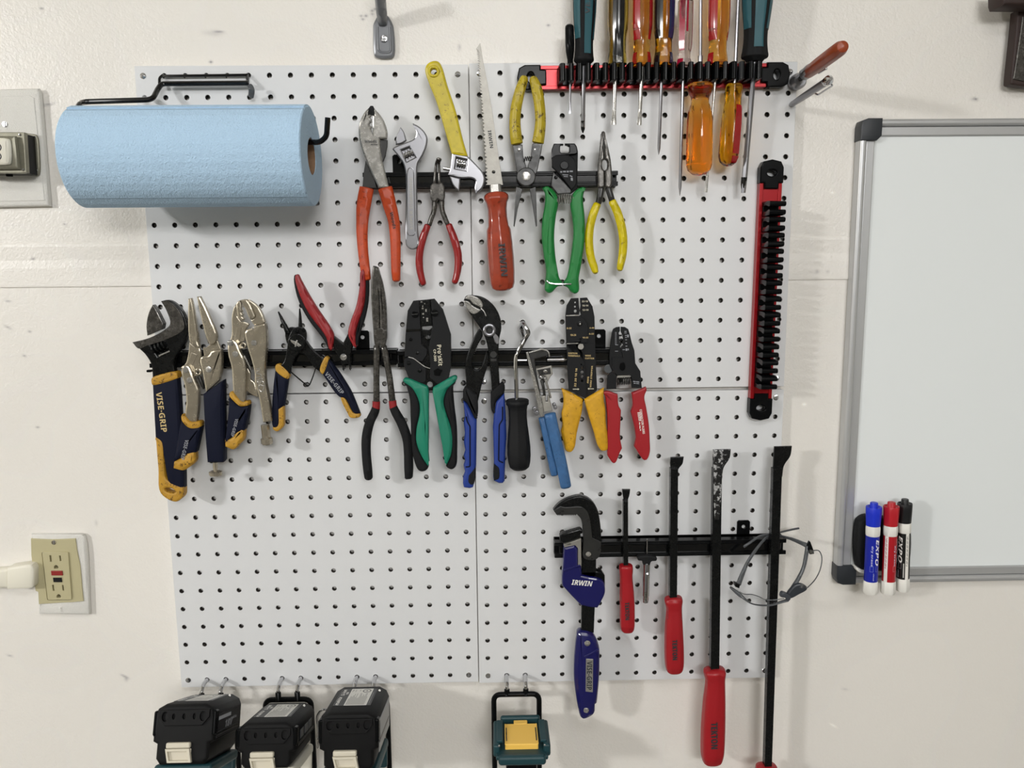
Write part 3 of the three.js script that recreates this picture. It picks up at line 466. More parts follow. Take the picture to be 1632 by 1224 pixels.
{ // 1 orange crimper
  T('crimping_pliers', 'long crimping pliers with orange grips and a wide silver jaw', 'pliers', 'E', [260, 1180], Z);
  for (const l of [[[177, 586, 90], [158, 690, 90], [148, 800, 76], [147, 900, 68], [154, 1000, 63], [166, 1100, 60], [180, 1178, 46]], [[290, 586, 92], [318, 690, 86], [346, 800, 73], [355, 900, 66], [358, 1000, 62], [359, 1100, 58], [363, 1183, 48]]]) p('grip', limb(l, Z + 0.005, 11, { cap: [0.15, 0.7], pow: 3 }), M.orange);
  p('lettering', txt('Woods', 342, 795, 80, 20, Z + 0.0107, 105), M.ink);
  use('wd');
  p('rear_handle', pl([[500, 470], [592, 482], [590, 560], [565, 680], [535, 760], [420, 900], [465, 1068], [288, 1068], [300, 900], [325, 730], [420, 600]], Z, Z + 0.0042, 0.0006), M.gun);
  p('jaw', sp([[355, 95, 1], [318, 130, 0], [270, 210, 0], [240, 310, 0], [240, 440, 0], [262, 550, 0], [330, 740, 0], [400, 900, 0], [482, 1068, 1], [612, 1068, 1], [570, 900, 0], [535, 760, 0], [510, 620, 0], [500, 470, 1], [585, 470, 1], [592, 400, 0], [562, 280, 0], [510, 185, 0], [432, 95, 1], [430, 175, 1], [408, 180, 1], [404, 240, 1], [407, 330, 1], [414, 350, 1], [412, 372, 1], [413, 406, 1], [404, 392, 1], [394, 366, 1], [390, 344, 1], [398, 330, 1], [397, 312, 1], [378, 306, 1], [372, 288, 1], [382, 272, 1], [397, 266, 1], [396, 228, 1], [380, 212, 1], [382, 198, 1], [398, 186, 1], [400, 178, 1], [357, 170, 1]], Z + 0.0035, Z + 0.0098, 0.0022), M.steel);
  p('nose_block', pl([[385, 65], [415, 65], [430, 100], [430, 178], [356, 172], [360, 98]], Z, Z + 0.006, 0.0005), M.blackMatte);
  p('lettering', [txt('Woods', 388, 500, 0, 34, Z + 0.0098, 150), ...bars([[388, 534, 30, 10], [424, 534, 20, 10], [448, 534, 22, 10]], Z + 0.0098)], M.ink);
}
{ // 2 chrome adjustable wrench
  T('adjustable_wrench', 'small chrome adjustable wrench hanging jaw up', 'wrench', 'E', [460, 978], Z);
  const b = p('body', sp([[462, 182, 1], [500, 200, 0], [538, 235, 0], [557, 275, 0], [552, 325, 0], [528, 385, 0], [498, 440, 0], [492, 510, 0], [499, 880, 0], [505, 930, 0], [490, 970, 0], [455, 978, 0], [425, 955, 0], [418, 910, 0], [419, 510, 0], [405, 440, 0], [378, 397, 0], [335, 345, 1], [352, 330, 0], [425, 302, 0], [472, 280, 0], [486, 245, 0], [478, 215, 0]], Z + 0.0016, Z + 0.008, 0.0016, [ring(462, 928, 29, Z + 0.008, 20), polyV([[393, 352], [442, 333], [481, 397], [426, 425]], Z + 0.008)]), M.chromeSoft);
  p('movable_jaw', sp([[358, 318, 1], [362, 270, 0], [388, 205, 1], [408, 235, 0], [425, 290, 1], [400, 308, 0]], Z + 0.0008, Z + 0.0072, 0.0012), M.chromeSoft);
  p('slot_floor', pl([[385, 348], [444, 325], [490, 400], [424, 433]], Z, Z + 0.0016, 0.0003), M.chromeSoft, b);
  knurl(405, 392, 468, 362, 22, Z + 0.0058, 4, M.chrome, b);
  p('panel_rim', wire([G(430, 500, Z + 0.008), G(437, 470, Z + 0.008), G(452, 462, Z + 0.008), G(468, 472, Z + 0.008), G(472, 500, Z + 0.008), G(481, 872, Z + 0.008), G(472, 890, Z + 0.008), G(440, 890, Z + 0.008), G(431, 872, Z + 0.008)], 0.0006, 0.004, 6, true), M.chromeSoft, b);
  p('lettering', txt('SUPER DIAMOND', 455, 690, -89, 19, Z + 0.008, 320), M.satin, b);
}
{ // 3 mini pliers with dark red grips
  T('bent_nose_pliers', 'small bent nose pliers with dark red dipped grips', 'pliers', 'E', [628, 1205], Z);
  p('jaw', limb([[602, 585, 24, 6], [607, 500, 19, 5], [613, 440, 17, 5], [624, 412, 18, 5, Z + 0.012], [628, 408, 15, 4, Z + 0.018]], Z + 0.004, 6), M.darkSteel);
  p('jaw', limb([[636, 585, 24, 6], [632, 500, 18, 5], [631, 440, 16, 5], [634, 414, 14, 5, Z + 0.010], [636, 410, 12, 4, Z + 0.016]], Z + 0.004, 6), M.darkSteel);
  p('joint', sp([[575, 577, 1], [598, 556, 0], [625, 562, 0], [648, 556, 0], [664, 578, 1], [664, 660, 0], [648, 674, 0], [623, 662, 1], [608, 676, 0], [590, 677, 0], [578, 658, 0]], Z, Z + 0.0085, 0.0015), M.darkSteel);
  p('shank', limb([[602, 660, 34], [600, 730, 31], [580, 790, 31], [566, 836, 28]], Z + 0.004, 6), M.darkSteel);
  p('shank', limb([[648, 660, 34], [651, 730, 31], [670, 785, 31], [690, 830, 28]], Z + 0.004, 6), M.darkSteel);
  p('grip', limb([[563, 818, 40], [527, 915, 47], [509, 1000, 46], [507, 1080, 46], [519, 1150, 42], [537, 1207, 36]], Z + 0.004, 8.5), M.redDip);
  p('grip', limb([[689, 815, 40], [725, 910, 48], [749, 1000, 48], [751, 1080, 46], [740, 1150, 42], [724, 1197, 36]], Z + 0.004, 8.5), M.redDip);
}
{ // 4 yellow adjustable wrench, upside down
  T('adjustable_wrench', 'adjustable wrench with yellow dipped handle hanging jaw down', 'wrench', 'F', [400, 1015], Z);
  p('dipped_handle', sp([[70, 205, 0], [85, 168, 0], [120, 149, 0], [156, 152, 0], [180, 185, 0], [215, 305, 0], [272, 480, 0], [322, 680, 0], [350, 772, 1], [300, 768, 0], [243, 756, 1], [200, 605, 0], [142, 410, 0], [88, 275, 0]], Z - 0.001, Z + 0.0092, 0.0028, [ring(127, 220, 20, Z + 0.009, 18)]), M.yellowDip);
  p('eye_rim', (() => { const P = []; for (let i = 0; i < 28; i++) { const t = i / 28 * Math.PI * 2; P.push(G(127 + 31 * Math.cos(t), 220 + 31 * Math.sin(t), Z + 0.0088)); } return skin(P, P.map(() => 0.0018), 8, true); })(), M.yellowDip);
  const b = p('jaw_body', sp([[245, 750, 1], [345, 766, 1], [400, 820, 0], [452, 885, 0], [459, 930, 0], [442, 980, 0], [400, 1016, 1], [392, 975, 0], [397, 930, 0], [375, 914, 0], [300, 913, 0], [218, 892, 1], [230, 862, 0], [240, 800, 0]], Z + 0.0014, Z + 0.008, 0.0016, [polyV([[275, 778], [345, 795], [340, 864], [266, 850]], Z + 0.008)]), M.chromeSoft);
  p('movable_jaw', sp([[228, 898, 1], [300, 914, 1], [298, 960, 0], [292, 999, 1], [252, 958, 0]], Z + 0.0006, Z + 0.0074, 0.0014), M.chromeSoft);
  p('slot_floor', pl([[268, 772], [352, 790], [346, 870], [258, 855]], Z, Z + 0.0014, 0.0003), M.chromeSoft, b);
  knurl(277, 815, 338, 828, 24, Z + 0.0058, 4, M.chrome, b);
  p('pin', rod(G(190, 850, Z + 0.004), G(235, 858, Z + 0.004), 0.0021), M.chrome);
}
{ // 5 drywall saw
  T('drywall_saw', 'drywall saw with toothed steel blade and red-stained wooden handle', 'saw', 'F', [540, 1600], Z);
  const L = [[412, 78], [416, 120], [420, 200], [428, 300], [438, 420], [446, 540], [456, 680], [464, 820], [470, 958]], out = [[430, 34], [437, 78], [450, 160], [480, 310], [505, 460], [528, 620], [552, 790], [578, 958]];
  const lc = new THREE.CatmullRomCurve3(L.map(q => new V3(q[0], q[1], 0))), teeth = []; const NT = 46; for (let i = NT; i >= 0; i--) { const q = lc.getPoint(i / NT), q2 = lc.getPoint(Math.max(0, (i - 0.5) / NT)); teeth.push([q.x - 5, q.y]); if (i > 0) teeth.push([q2.x + 7 + (i % 3 === 0 ? 5 : 0), q2.y]); }
  p('blade', pl([...out, ...teeth, [403, 72]], Z + 0.001, Z + 0.0026, 0.0002, [ring(517, 873, 11, Z + 0.0026, 14)]), M.satin);
  p('lettering', txt('IRWIN', 497, 660, 83, 22, Z + 0.0026, 112), M.ink);
  use('H');
  const m = mpp([230, 600], Z), z = Z + 0.008;
  p('ferrule', turn(G(217, 412, Z + 0.004), G(221, 478, Z + 0.006), [[0, 38 * m], [0.05, 41 * m], [0.95, 42 * m], [1, 40 * m]], { seg: 14, crease: 0.3, flat: () => 0.6 }), M.steel);
  p('handle', turn(G(220, 462, z), G(270, 1153, z), [[0, 40 * m], [0.012, 66 * m], [0.03, 80 * m], [0.05, 86 * m], [0.075, 84 * m], [0.11, 72 * m], [0.17, 66 * m], [0.25, 66 * m], [0.34, 71 * m], [0.365, 80 * m], [0.385, 84 * m], [0.5, 89 * m], [0.65, 92 * m], [0.8, 91 * m], [0.92, 85 * m], [0.97, 74 * m], [0.995, 45 * m], [1, 4 * m]], { seg: 32, crease: 0.9, flat: t => 0.75 }), M.wood);
  p('lettering', txt('IRWIN', 270, 935, 85.5, 46, z + 0.0148, 225, 0.0012), M.ink);
}
{ // 6 snap ring pliers, old yellow grips
  T('snap_ring_pliers', 'snap ring pliers with grimy yellow grips hanging tips down', 'pliers', 'C', [215, 1330], Z);
  p('grip', limb([[212, 447, 44], [186, 520, 60], [161, 620, 65], [151, 720, 66], [156, 800, 70], [164, 856, 70]], Z + 0.006, 11, { cap: [0.8, 0.2] }), M.yellowOld);
  p('grip', limb([[252, 452, 44], [278, 520, 64], [296, 620, 64], [302, 720, 64], [294, 800, 68], [286, 850, 70]], Z + 0.006, 11, { cap: [0.8, 0.2] }), M.yellowOld);
  p('arm', pl([[135, 840], [196, 856], [200, 920], [222, 1000], [250, 1060], [220, 1090], [170, 1050], [160, 1000]], Z, Z + 0.005, 0.0008), M.gun);
  p('arm', pl([[318, 832], [254, 850], [245, 920], [222, 1000], [185, 1060], [215, 1090], [265, 1060], [286, 1000], [306, 900]], Z + 0.002, Z + 0.0072, 0.0008), M.gun);
  const d = p('joint', disc(218, 1045, 56, Z, Z + 0.0085, 0.0012), M.gun); p('rivet', rivet(217, 1042, 27, Z + 0.0085, 0.003), M.steel, d);
  for (const [x, y] of [[175, 884], [268, 884]]) p('punch_mark', rivet(x, y, 9, Z + 0.006, 0.0014), M.steel);
  p('spring', coil(G(205, 940, Z + 0.009), G(252, 936, Z + 0.009), 0.0024, 4, 0.0006), M.gun);
  use('H');
  p('jaw_tip', pl([[362, 425], [408, 440], [372, 580], [350, 706], [343, 700], [352, 570]], Z + 0.001, Z + 0.006, 0.0007), M.gun);
  p('jaw_tip', pl([[455, 440], [499, 425], [503, 570], [507, 700], [499, 706], [480, 580]], Z + 0.001, Z + 0.006, 0.0007), M.gun);
}
{ // 7 green cutters
  T('tubing_cutters', 'black headed cutters with green grips and a latch wire', 'cutters', 'H', [690, 1170], Z);
  p('grip', sp([[546, 432, 1], [580, 421, 0], [620, 448, 0], [648, 490, 0], [655, 550, 0], [640, 630, 0], [628, 760, 0], [635, 900, 0], [652, 1010, 0], [664, 1062, 0], [684, 1090, 1], [684, 1118, 1], [648, 1125, 0], [615, 1160, 0], [590, 1168, 0], [565, 1150, 0], [565, 1100, 0], [572, 1020, 0], [555, 900, 0], [541, 760, 0], [548, 640, 0], [565, 540, 0], [563, 470, 0]], Z, Z + 0.012, 0.004), M.green);
  p('grip', sp([[850, 432, 1], [820, 428, 0], [780, 450, 0], [750, 490, 0], [742, 550, 0], [755, 640, 0], [764, 740, 0], [752, 860, 0], [735, 980, 0], [715, 1060, 0], [694, 1090, 1], [694, 1118, 1], [722, 1130, 0], [745, 1160, 0], [775, 1172, 0], [800, 1155, 0], [800, 1060, 0], [815, 980, 0], [835, 850, 0], [843, 740, 0], [840, 620, 0], [830, 520, 0], [834, 470, 0]], Z, Z + 0.012, 0.004), M.green);
  p('grip_emblem', wire([G(590, 650, Z + 0.0118), G(602, 636, Z + 0.0118), G(612, 650, Z + 0.0118), G(604, 780, Z + 0.0118), G(606, 880, Z + 0.0118), G(595, 898, Z + 0.0118), G(580, 885, Z + 0.0118), G(578, 780, Z + 0.0118)], 0.0008, 0.003, 6, true), M.green);
  p('rear_jaw', pl([[700, 124], [770, 124], [784, 145], [792, 180], [788, 440], [745, 475], [640, 470], [605, 420], [640, 330], [735, 240], [728, 190], [735, 150], [702, 136]], Z, Z + 0.005, 0.001), M.blackMatte);
  p('cutting_head', pl([[608, 230], [609, 165], [624, 126], [690, 126], [690, 137], [672, 138], [668, 148], [668, 182], [676, 190], [722, 190], [732, 182], [732, 140], [702, 137], [702, 126], [768, 124], [784, 150], [790, 190], [775, 200], [640, 212]], Z + 0.002, Z + 0.0095, 0.001), M.black);
  const f = p('side_plate', sp([[610, 222, 1], [640, 208, 0], [710, 204, 0], [755, 222, 0], [782, 270, 0], [785, 360, 0], [778, 415, 0], [748, 448, 1], [700, 385, 0], [650, 325, 0], [612, 290, 1]], Z + 0.004, Z + 0.011, 0.0012), M.blackMatte);
  p('boss', disc(697, 277, 29, Z + 0.0105, Z + 0.0128, 0.0005), M.black, f); p('lettering', bars([[668, 318, 14, 10], [688, 316, 20, 10], [714, 315, 14, 11], [734, 314, 22, 10], [684, 340, 40, 5, 2], [692, 352, 30, 5, 2], [735, 345, 18, 8, 8], [742, 362, 14, 20, 4]], Z + 0.011), M.inkGrey, f);
  p('lever_plate', pl([[622, 325], [690, 388], [746, 450], [742, 472], [650, 478], [604, 418]], Z + 0.0045, Z + 0.0082, 0.0008), M.gun);
  p('rivet', rivet(638, 362, 13, Z + 0.0082, 0.0015), M.black);
  p('spring', coil(G(645, 512, Z + 0.006), G(755, 512, Z + 0.006), 0.0052, 7, 0.0007), M.steel);
  p('latch_wire', wire([G(572, 1080, Z + 0.012), G(590, 1098, Z + 0.0128), G(640, 1106, Z + 0.0128), G(745, 1104, Z + 0.0128)], 0.001, 0.004, 8), M.chrome);
}
{ // 8 needle nose, yellow
  T('needle_nose_pliers', 'needle nose pliers with thin bright yellow dipped grips', 'pliers', 'H', [1000, 1030], Z);
  p('jaw', sp([[960, 40, 1], [966, 38, 1], [971, 120, 0], [977, 232, 1], [966, 245, 0], [961, 272, 0], [966, 300, 0], [978, 312, 1], [980, 425, 1], [955, 436, 0], [934, 428, 0], [930, 390, 0], [931, 290, 0], [945, 160, 0], [950, 105, 0]], Z, Z + 0.009, 0.002), M.darkSteel);
  p('jaw', sp([[969, 38, 1], [975, 37, 1], [990, 90, 0], [1008, 170, 0], [1024, 260, 0], [1027, 415, 0], [1008, 436, 0], [982, 425, 1], [980, 312, 1], [994, 300, 0], [999, 272, 0], [994, 245, 0], [980, 232, 1], [974, 120, 0]], Z, Z + 0.009, 0.002), M.darkSteel);
  p('shank', limb([[955, 425, 42], [946, 490, 44], [930, 555, 42]], Z + 0.0045, 7), M.gun);
  p('shank', limb([[1000, 425, 42], [1016, 480, 44], [1034, 540, 42]], Z + 0.0045, 7), M.gun);
  p('grip', limb([[932, 537, 52], [897, 620, 58], [874, 720, 58], [869, 820, 58], [882, 920, 56], [905, 990, 52], [917, 1036, 36]], Z + 0.0045, 9.5), M.yellowClean);
  p('grip', limb([[1024, 517, 52], [1064, 600, 58], [1094, 700, 60], [1107, 800, 58], [1102, 900, 56], [1087, 980, 48], [1080, 1016, 36]], Z + 0.0045, 9.5), M.yellowClean);
}
// ---------------------------------------------------------------- screwdrivers in the rack
const ZS = 0.0405;
function shaft(x0, y0, x1, y1, r, tip, m = M.chromeSoft, z0 = ZS, z1 = ZS) { // tip: 'flat', 'cross'
  const a = G(x0, y0, z0), b = G(x1, y1, z1), q = r * mpp([x0, y0], z0);
  if (tip === 'cross') return p('shaft', turn(a, b, [[0, q], [0.9, q], [0.93, q * 0.95], [0.985, q * 0.35], [1, q * 0.12]], { seg: 16, flute: [4, 0.35, 0.93, 1] }), m);
  return p('shaft', turn(a, b, [[0, q], [0.72, q], [0.8, q * 0.95], [0.9, q * 1.15], [0.97, q * 1.25], [1, q * 1.2]], { seg: 16, flat: t => t < 0.72 ? 1 : Math.max(0.2, 1 - (t - 0.72) * 3.4) }), m);
}
function driver(label, key, x, y, z = ZS) { return T('screwdriver', label, 'screwdriver', key, [x, y], z, 'screwdrivers in the red rack'); }
const G2 = Math.PI / 180;
{ // 1 pocket driver
  driver('tiny black pocket screwdriver in the red rack', 'C', 476, 672); const m = mpp([476, 200], ZS);
  p('handle', turn(G(473, 143, ZS), G(479, 402, ZS), [[0, 2 * m], [0.01, 16 * m], [0.04, 24 * m], [0.08, 26 * m], [0.45, 27 * m], [0.62, 25 * m], [0.78, 19 * m], [0.8, 17 * m], [0.98, 17 * m], [1, 14 * m]], { seg: 20, flute: [8, 0.08, 0.1, 0.6] }), M.black);
  shaft(479, 395, 476, 673, 6.5, 'flat');
}
{ // 2 teal and black, phillips
  driver('black and teal grip screwdriver with long phillips tip beside the pocket one', 'C', 553, 785); const m = mpp([560, 200], ZS), a = G(566, -230, ZS), b = G(558, 388, ZS);
  const prof = [[0, 20 * m], [0.02, 42 * m], [0.06, 58 * m], [0.2, 66 * m], [0.38, 68 * m], [0.55, 64 * m], [0.7, 56 * m], [0.8, 53 * m], [0.9, 56 * m], [0.955, 59 * m], [0.965, 54 * m], [0.985, 40 * m], [1, 34 * m]];
  const h = p('handle', turn(a, b, prof, { smooth: 4, seg: 30 }), M.rubber);
  const inl = (lo, hi, t0, t1) => p('inlay', turn(a, b, [0, 0.2, 0.4, 0.6, 0.8, 1].map(k => { const t = t0 + (t1 - t0) * k, i = prof.findIndex(q => q[0] >= t), A0 = prof[Math.max(0, i - 1)], B0 = prof[i]; return [t, A0[1] + (B0[1] - A0[1]) * (t - A0[0]) / Math.max(1e-6, B0[0] - A0[0])]; }), { arc: [lo * G2, hi * G2], grow: 0.0006 }), M.tealBright, h);
  inl(28, 72, 0.1, 0.75); inl(-38, 4, 0.1, 0.9); inl(-110, -64, 0.1, 0.75);
  p('lettering', txt('VESSEL', 584, -20, -88, 26, ZS + 0.0134, 190, 0.0007), M.ink, h);
  shaft(558, 380, 553, 785, 12, 'cross', M.chromeSoft); p('black_tip', turn(G(553.4, 716, ZS), G(552.7, 787, ZS), [[0, 12.6 * m], [0.5, 12.6 * m], [0.7, 11 * m], [1, 3 * m]], { seg: 16, flute: [4, 0.3, 0.5, 1] }), M.steelBlack);
}
const classic = (x0, y0, x1, y1, w, z = ZS) => { // square-lobed acetate handle: crown to collar
  const m = mpp([x0, y0], z) * w; return { a: G(x0, y0, z), b: G(x1, y1, z), prof: [[0, 0.12 * m], [0.01, 0.3 * m], [0.04, 0.44 * m], [0.09, 0.49 * m], [0.3, 0.5 * m], [0.62, 0.5 * m], [0.72, 0.48 * m], [0.78, 0.41 * m], [0.82, 0.385 * m], [0.88, 0.385 * m], [0.92, 0.42 * m], [0.95, 0.445 * m], [0.985, 0.44 * m], [1, 0.36 * m]] };
};
const cut = (prof, t0, t1) => { const f = t => { const i = Math.max(1, prof.findIndex(q => q[0] >= t)), A0 = prof[i - 1], B0 = prof[i]; return A0[1] + (B0[1] - A0[1]) * (t - A0[0]) / Math.max(1e-6, B0[0] - A0[0]); }; const o = []; for (let k = 0; k <= 14; k++) { const t = t0 + (t1 - t0) * k / 14; o.push([t, f(t)]); } return o; };
function striped(h, body, stripes, fl) { // stripes: [from deg, to deg, material, t0, t1]
  const g = p('handle', turn(h.a, h.b, h.prof, { seg: 48, flute: fl }), body);
  for (const [a0, a1, m, t0, t1] of stripes) p('colour_stripe', turn(h.a, h.b, cut(h.prof, t0, t1), { arc: [a0 * G2, a1 * G2], grow: 0.00025, flute: fl }), m, g);
  return g;
}
const FL = [6, 0.1, 0.03, 0.78];
const opaque = { black: mat(0x121315, 0.18), red: mat(0x9c1318, 0.18), navy: mat(0x1c2450, 0.18), orange: mat(0xc9631a, 0.16), crimson: mat(0x9a1030, 0.16) };
{ // 3 black and yellow-olive
  driver('yellow acetate screwdriver with a broad black stripe facing out', 'c2', 240, 1530); const h = classic(278, -760, 258, 806, 268);
  striped(h, M.olive, [[-32, 38, opaque.black, 0.02, 0.99]], FL);
  use('C'); shaft(745, 392, 735, 738, 12, 'flat', M.steel);
}
{ // 4 red and orange
  driver('orange acetate screwdriver with red stripes and amber neck', 'c2', 545, 1530); const h = classic(572, -760, 556, 806, 262);
  striped(h, M.amber, [[22, 80, opaque.red, 0.02, 0.8], [-85, -40, opaque.red, 0.02, 0.8], [45, 85, opaque.red, 0.9, 0.99], [-80, -30, opaque.red, 0.9, 0.99]], FL);
  use('C'); shaft(903, 392, 886, 740, 11, 'flat', M.steel);
}
{ // 5 navy and yellow
  driver('yellow acetate screwdriver with black and navy blue stripes', 'c2', 800, 1900); const h = classic(848, -760, 818, 806, 266);
  striped(h, M.amberYellow, [[18, 85, opaque.black, 0.02, 0.79], [-85, -22, opaque.navy, 0.02, 0.79], [35, 85, opaque.black, 0.9, 0.99], [-85, -35, opaque.navy, 0.9, 0.99]], FL);
  use('D'); shaft(57, 392, 36, 915, 9.5, 'cross', M.chromeSoft);
}
{ // 6 clear and crimson
  driver('short clear acetate screwdriver with crimson stripes', 'c2', 1060, 2400); const m = mpp([1090, 300], ZS);
  const h = { a: G(1093, -2, ZS), b: G(1070, 806, ZS), prof: [[0, 70 * m], [0.012, 84 * m], [0.03, 92 * m], [0.4, 94 * m], [0.65, 92 * m], [0.74, 86 * m], [0.79, 74 * m], [0.88, 73 * m], [0.92, 84 * m], [0.97, 90 * m], [1, 80 * m]] };
  striped(h, M.clear, [[12, 58, opaque.crimson, 0.02, 0.78], [-14, 2, opaque.crimson, 0.02, 0.5], [-88, -62, opaque.crimson, 0.02, 0.78], [20, 80, opaque.crimson, 0.9, 0.99]], [6, 0.12, 0.05, 0.75]);
  use('D'); shaft(182, 390, 161, 1158, 9.5, 'cross', M.chromeSoft);
}
{ // 7 amber, handle down
  driver('fat amber screwdriver hanging handle down in the red rack', 'D', 275, 1035, ZS + 0.002); const z = ZS + 0.002, m = mpp([280, 800], z);
  p('shaft', turn(G(285, -40, z), G(282, 505, z), [[0, 9 * m], [0.67, 9 * m], [0.675, 14 * m], [1, 14 * m]], { seg: 16 }), M.chromeSoft);
  p('handle', turn(G(283, 494, z), G(274, 1040, z), [[0, 60 * m], [0.015, 72 * m], [0.05, 76 * m], [0.09, 68 * m], [0.15, 53 * m], [0.2, 50 * m], [0.26, 62 * m], [0.31, 72 * m], [0.4, 77 * m], [0.6, 79 * m], [0.8, 79 * m], [0.88, 78 * m], [0.94, 66 * m], [0.985, 38 * m], [1, 3 * m]], { seg: 48, flute: [8, 0.09, 0.3, 0.88] }), M.amber);
}
{ // 8 red and orange
  driver('orange acetate screwdriver with one broad red stripe', 'D', 315, 1135); const h = classic(402, -360, 382, 392, 136);
  striped(h, M.amber, [[20, 88, opaque.red, 0.02, 0.8], [-88, -62, opaque.red, 0.02, 0.8], [40, 88, opaque.red, 0.9, 0.99]], FL);
  shaft(378, 388, 315, 1137, 7.5, 'flat', M.steel, ZS, ZS - 0.004);
}
{ // 9 yellow and red, handle down
  driver('yellow acetate screwdriver with red stripe hanging handle down', 'D', 440, 980, ZS + 0.002); const z = ZS + 0.002, m = mpp([460, 750], z), a = G(485, 498, z), b = G(443, 984, z);
  p('shaft', turn(G(508, -40, z), G(485, 505, z), [[0, 10 * m], [1, 10 * m]], { seg: 16 }), M.chromeSoft);
  const prof = [[0, 40 * m], [0.02, 48 * m], [0.08, 50 * m], [0.14, 46 * m], [0.2, 46 * m], [0.3, 55 * m], [0.5, 60 * m], [0.7, 60 * m], [0.88, 59 * m], [0.95, 48 * m], [0.99, 26 * m], [1, 3 * m]];
  const h = p('handle', turn(a, b, prof, { seg: 40, flute: [8, 0.06, 0.25, 0.85] }), M.amberYellow);
  p('colour_stripe', turn(a, b, cut(prof, 0.26, 0.85), { arc: [-62 * G2, -8 * G2], grow: 0.0003 }), opaque.red, h);
  p('colour_stripe', turn(a, b, cut(prof, 0.88, 0.96), { arc: [-62 * G2, -8 * G2], grow: 0.0003 }), opaque.red, h);
}
{ // 10 large teal and black
  driver('large black and teal grip screwdriver with thick black-tipped shaft', 'D', 535, 1135, ZS + 0.001); const z = ZS + 0.001, m = mpp([600, 200], z), a = G(632, -310, z), b = G(602, 366, z);
  const prof = [[0, 20 * m], [0.02, 55 * m], [0.07, 76 * m], [0.3, 88 * m], [0.46, 87 * m], [0.6, 78 * m], [0.72, 69 * m], [0.82, 68 * m], [0.91, 74 * m], [0.945, 78 * m], [0.965, 74 * m], [0.972, 62 * m], [0.99, 52 * m], [1, 46 * m]];
  const h = p('handle', turn(a, b, prof, { smooth: 4, seg: 30 }), M.rubber);
  for (const [lo, hi, t0, t1] of [[38, 84, 0.1, 0.72], [-22, 22, 0.1, 0.89], [-84, -42, 0.1, 0.72]]) p('inlay', turn(a, b, cut(prof, t0, t1), { arc: [lo * G2, hi * G2], grow: 0.0006 }), M.tealBright, h);
  p('shaft', turn(G(603, 360, z), G(536, 1140, z - 0.006), [[0, 15 * m], [0.2, 14.5 * m], [0.21, 17 * m], [0.9, 17 * m], [1, 14 * m]], { seg: 6, crease: 0.3 }), M.chromeSoft);
  p('black_tip', turn(G(542, 1048, z - 0.005), G(535, 1134, z - 0.006), [[0, 18 * m], [0.5, 18 * m], [0.75, 14 * m], [1, 6 * m]], { seg: 16, flute: [4, 0.3, 0.5, 1] }), M.steelBlack);
}
// ---------------------------------------------------------------- two things standing straight out of the board
{
  const f = (px, py) => at(px, py, BZ), o = f(1262, 126), n = new V3(0, 0, 1);
  TW('utility_tool', 'rusty orange handled tool held point-in by a chrome magnet', 'tool', o); use('P');
  const q = (z, dx = 0, dy = 0) => new V3(o.x + dx, o.y + dy, z);
  p('magnet_cup', turn(q(BZ, 0.004, -0.005), q(0.030, 0.004, -0.005), [[0, 0.0085], [0.1, 0.0095], [0.75, 0.0095], [1, 0.007]], { seg: 24 }), M.chromeSoft);
  p('knob', dome(q(0.028, 0.007, 0.004), 0.004, 0.006), M.chrome); p('knob', dome(q(BZ, -0.003, 0.008), 0.0035, 0.006), M.chrome);
  p('shaft', rod(q(0.028, 0.004, -0.003), q(0.052, 0.0035, -0.002), 0.0035), M.gun);
  p('ferrule', turn(q(0.044, 0.0035, -0.002), q(0.066, 0.003, -0.001), [[0, 0.005], [0.1, 0.0068], [0.9, 0.0075], [1, 0.007]], { seg: 20 }), M.chromeSoft);
  p('handle', turn(q(0.055, 0.0035, -0.002), q(0.162, 0, 0.001), [[0, 0.006], [0.02, 0.0070], [0.3, 0.0078], [0.7, 0.0080], [0.9, 0.0078], [0.97, 0.006], [1, 0.0004]], { seg: 24 }), M.rust);
  p('pocket_clip', [box(o.x + 0.010, o.y - 0.006, 0.082, 0.002, 0.003, 0.022, 0.0006)], M.chrome);
  const e = f(1261, 167);
  TW('penlight', 'slim chrome pen with pocket clip sticking out of the pegboard', 'pen', e); use('P');
  const w = (z, dx = 0, dy = 0) => new V3(e.x + dx, e.y + dy, z), a = w(BZ), b = w(0.118, 0.002, 0.006);
  p('barrel', turn(a, b, [[0, 0.0028], [0.04, 0.0036], [0.08, 0.0034], [0.3, 0.004], [0.9, 0.0044], [0.93, 0.004]], { seg: 20 }), M.chromeSoft);
  p('end_button', turn(w(0.11, 0.002, 0.0056), w(0.125, 0.0022, 0.0064), [[0, 0.004], [0.3, 0.0052], [0.7, 0.0052], [1, 0.002]], { seg: 20 }), M.chrome);
  p('pocket_clip', wire([w(0.115, 0.0055, 0.004), w(0.114, 0.009, 0.0015), w(0.076, 0.008, -0.001), w(0.074, 0.005, 0.001)], 0.001, 0.002, 8), M.chrome);
}
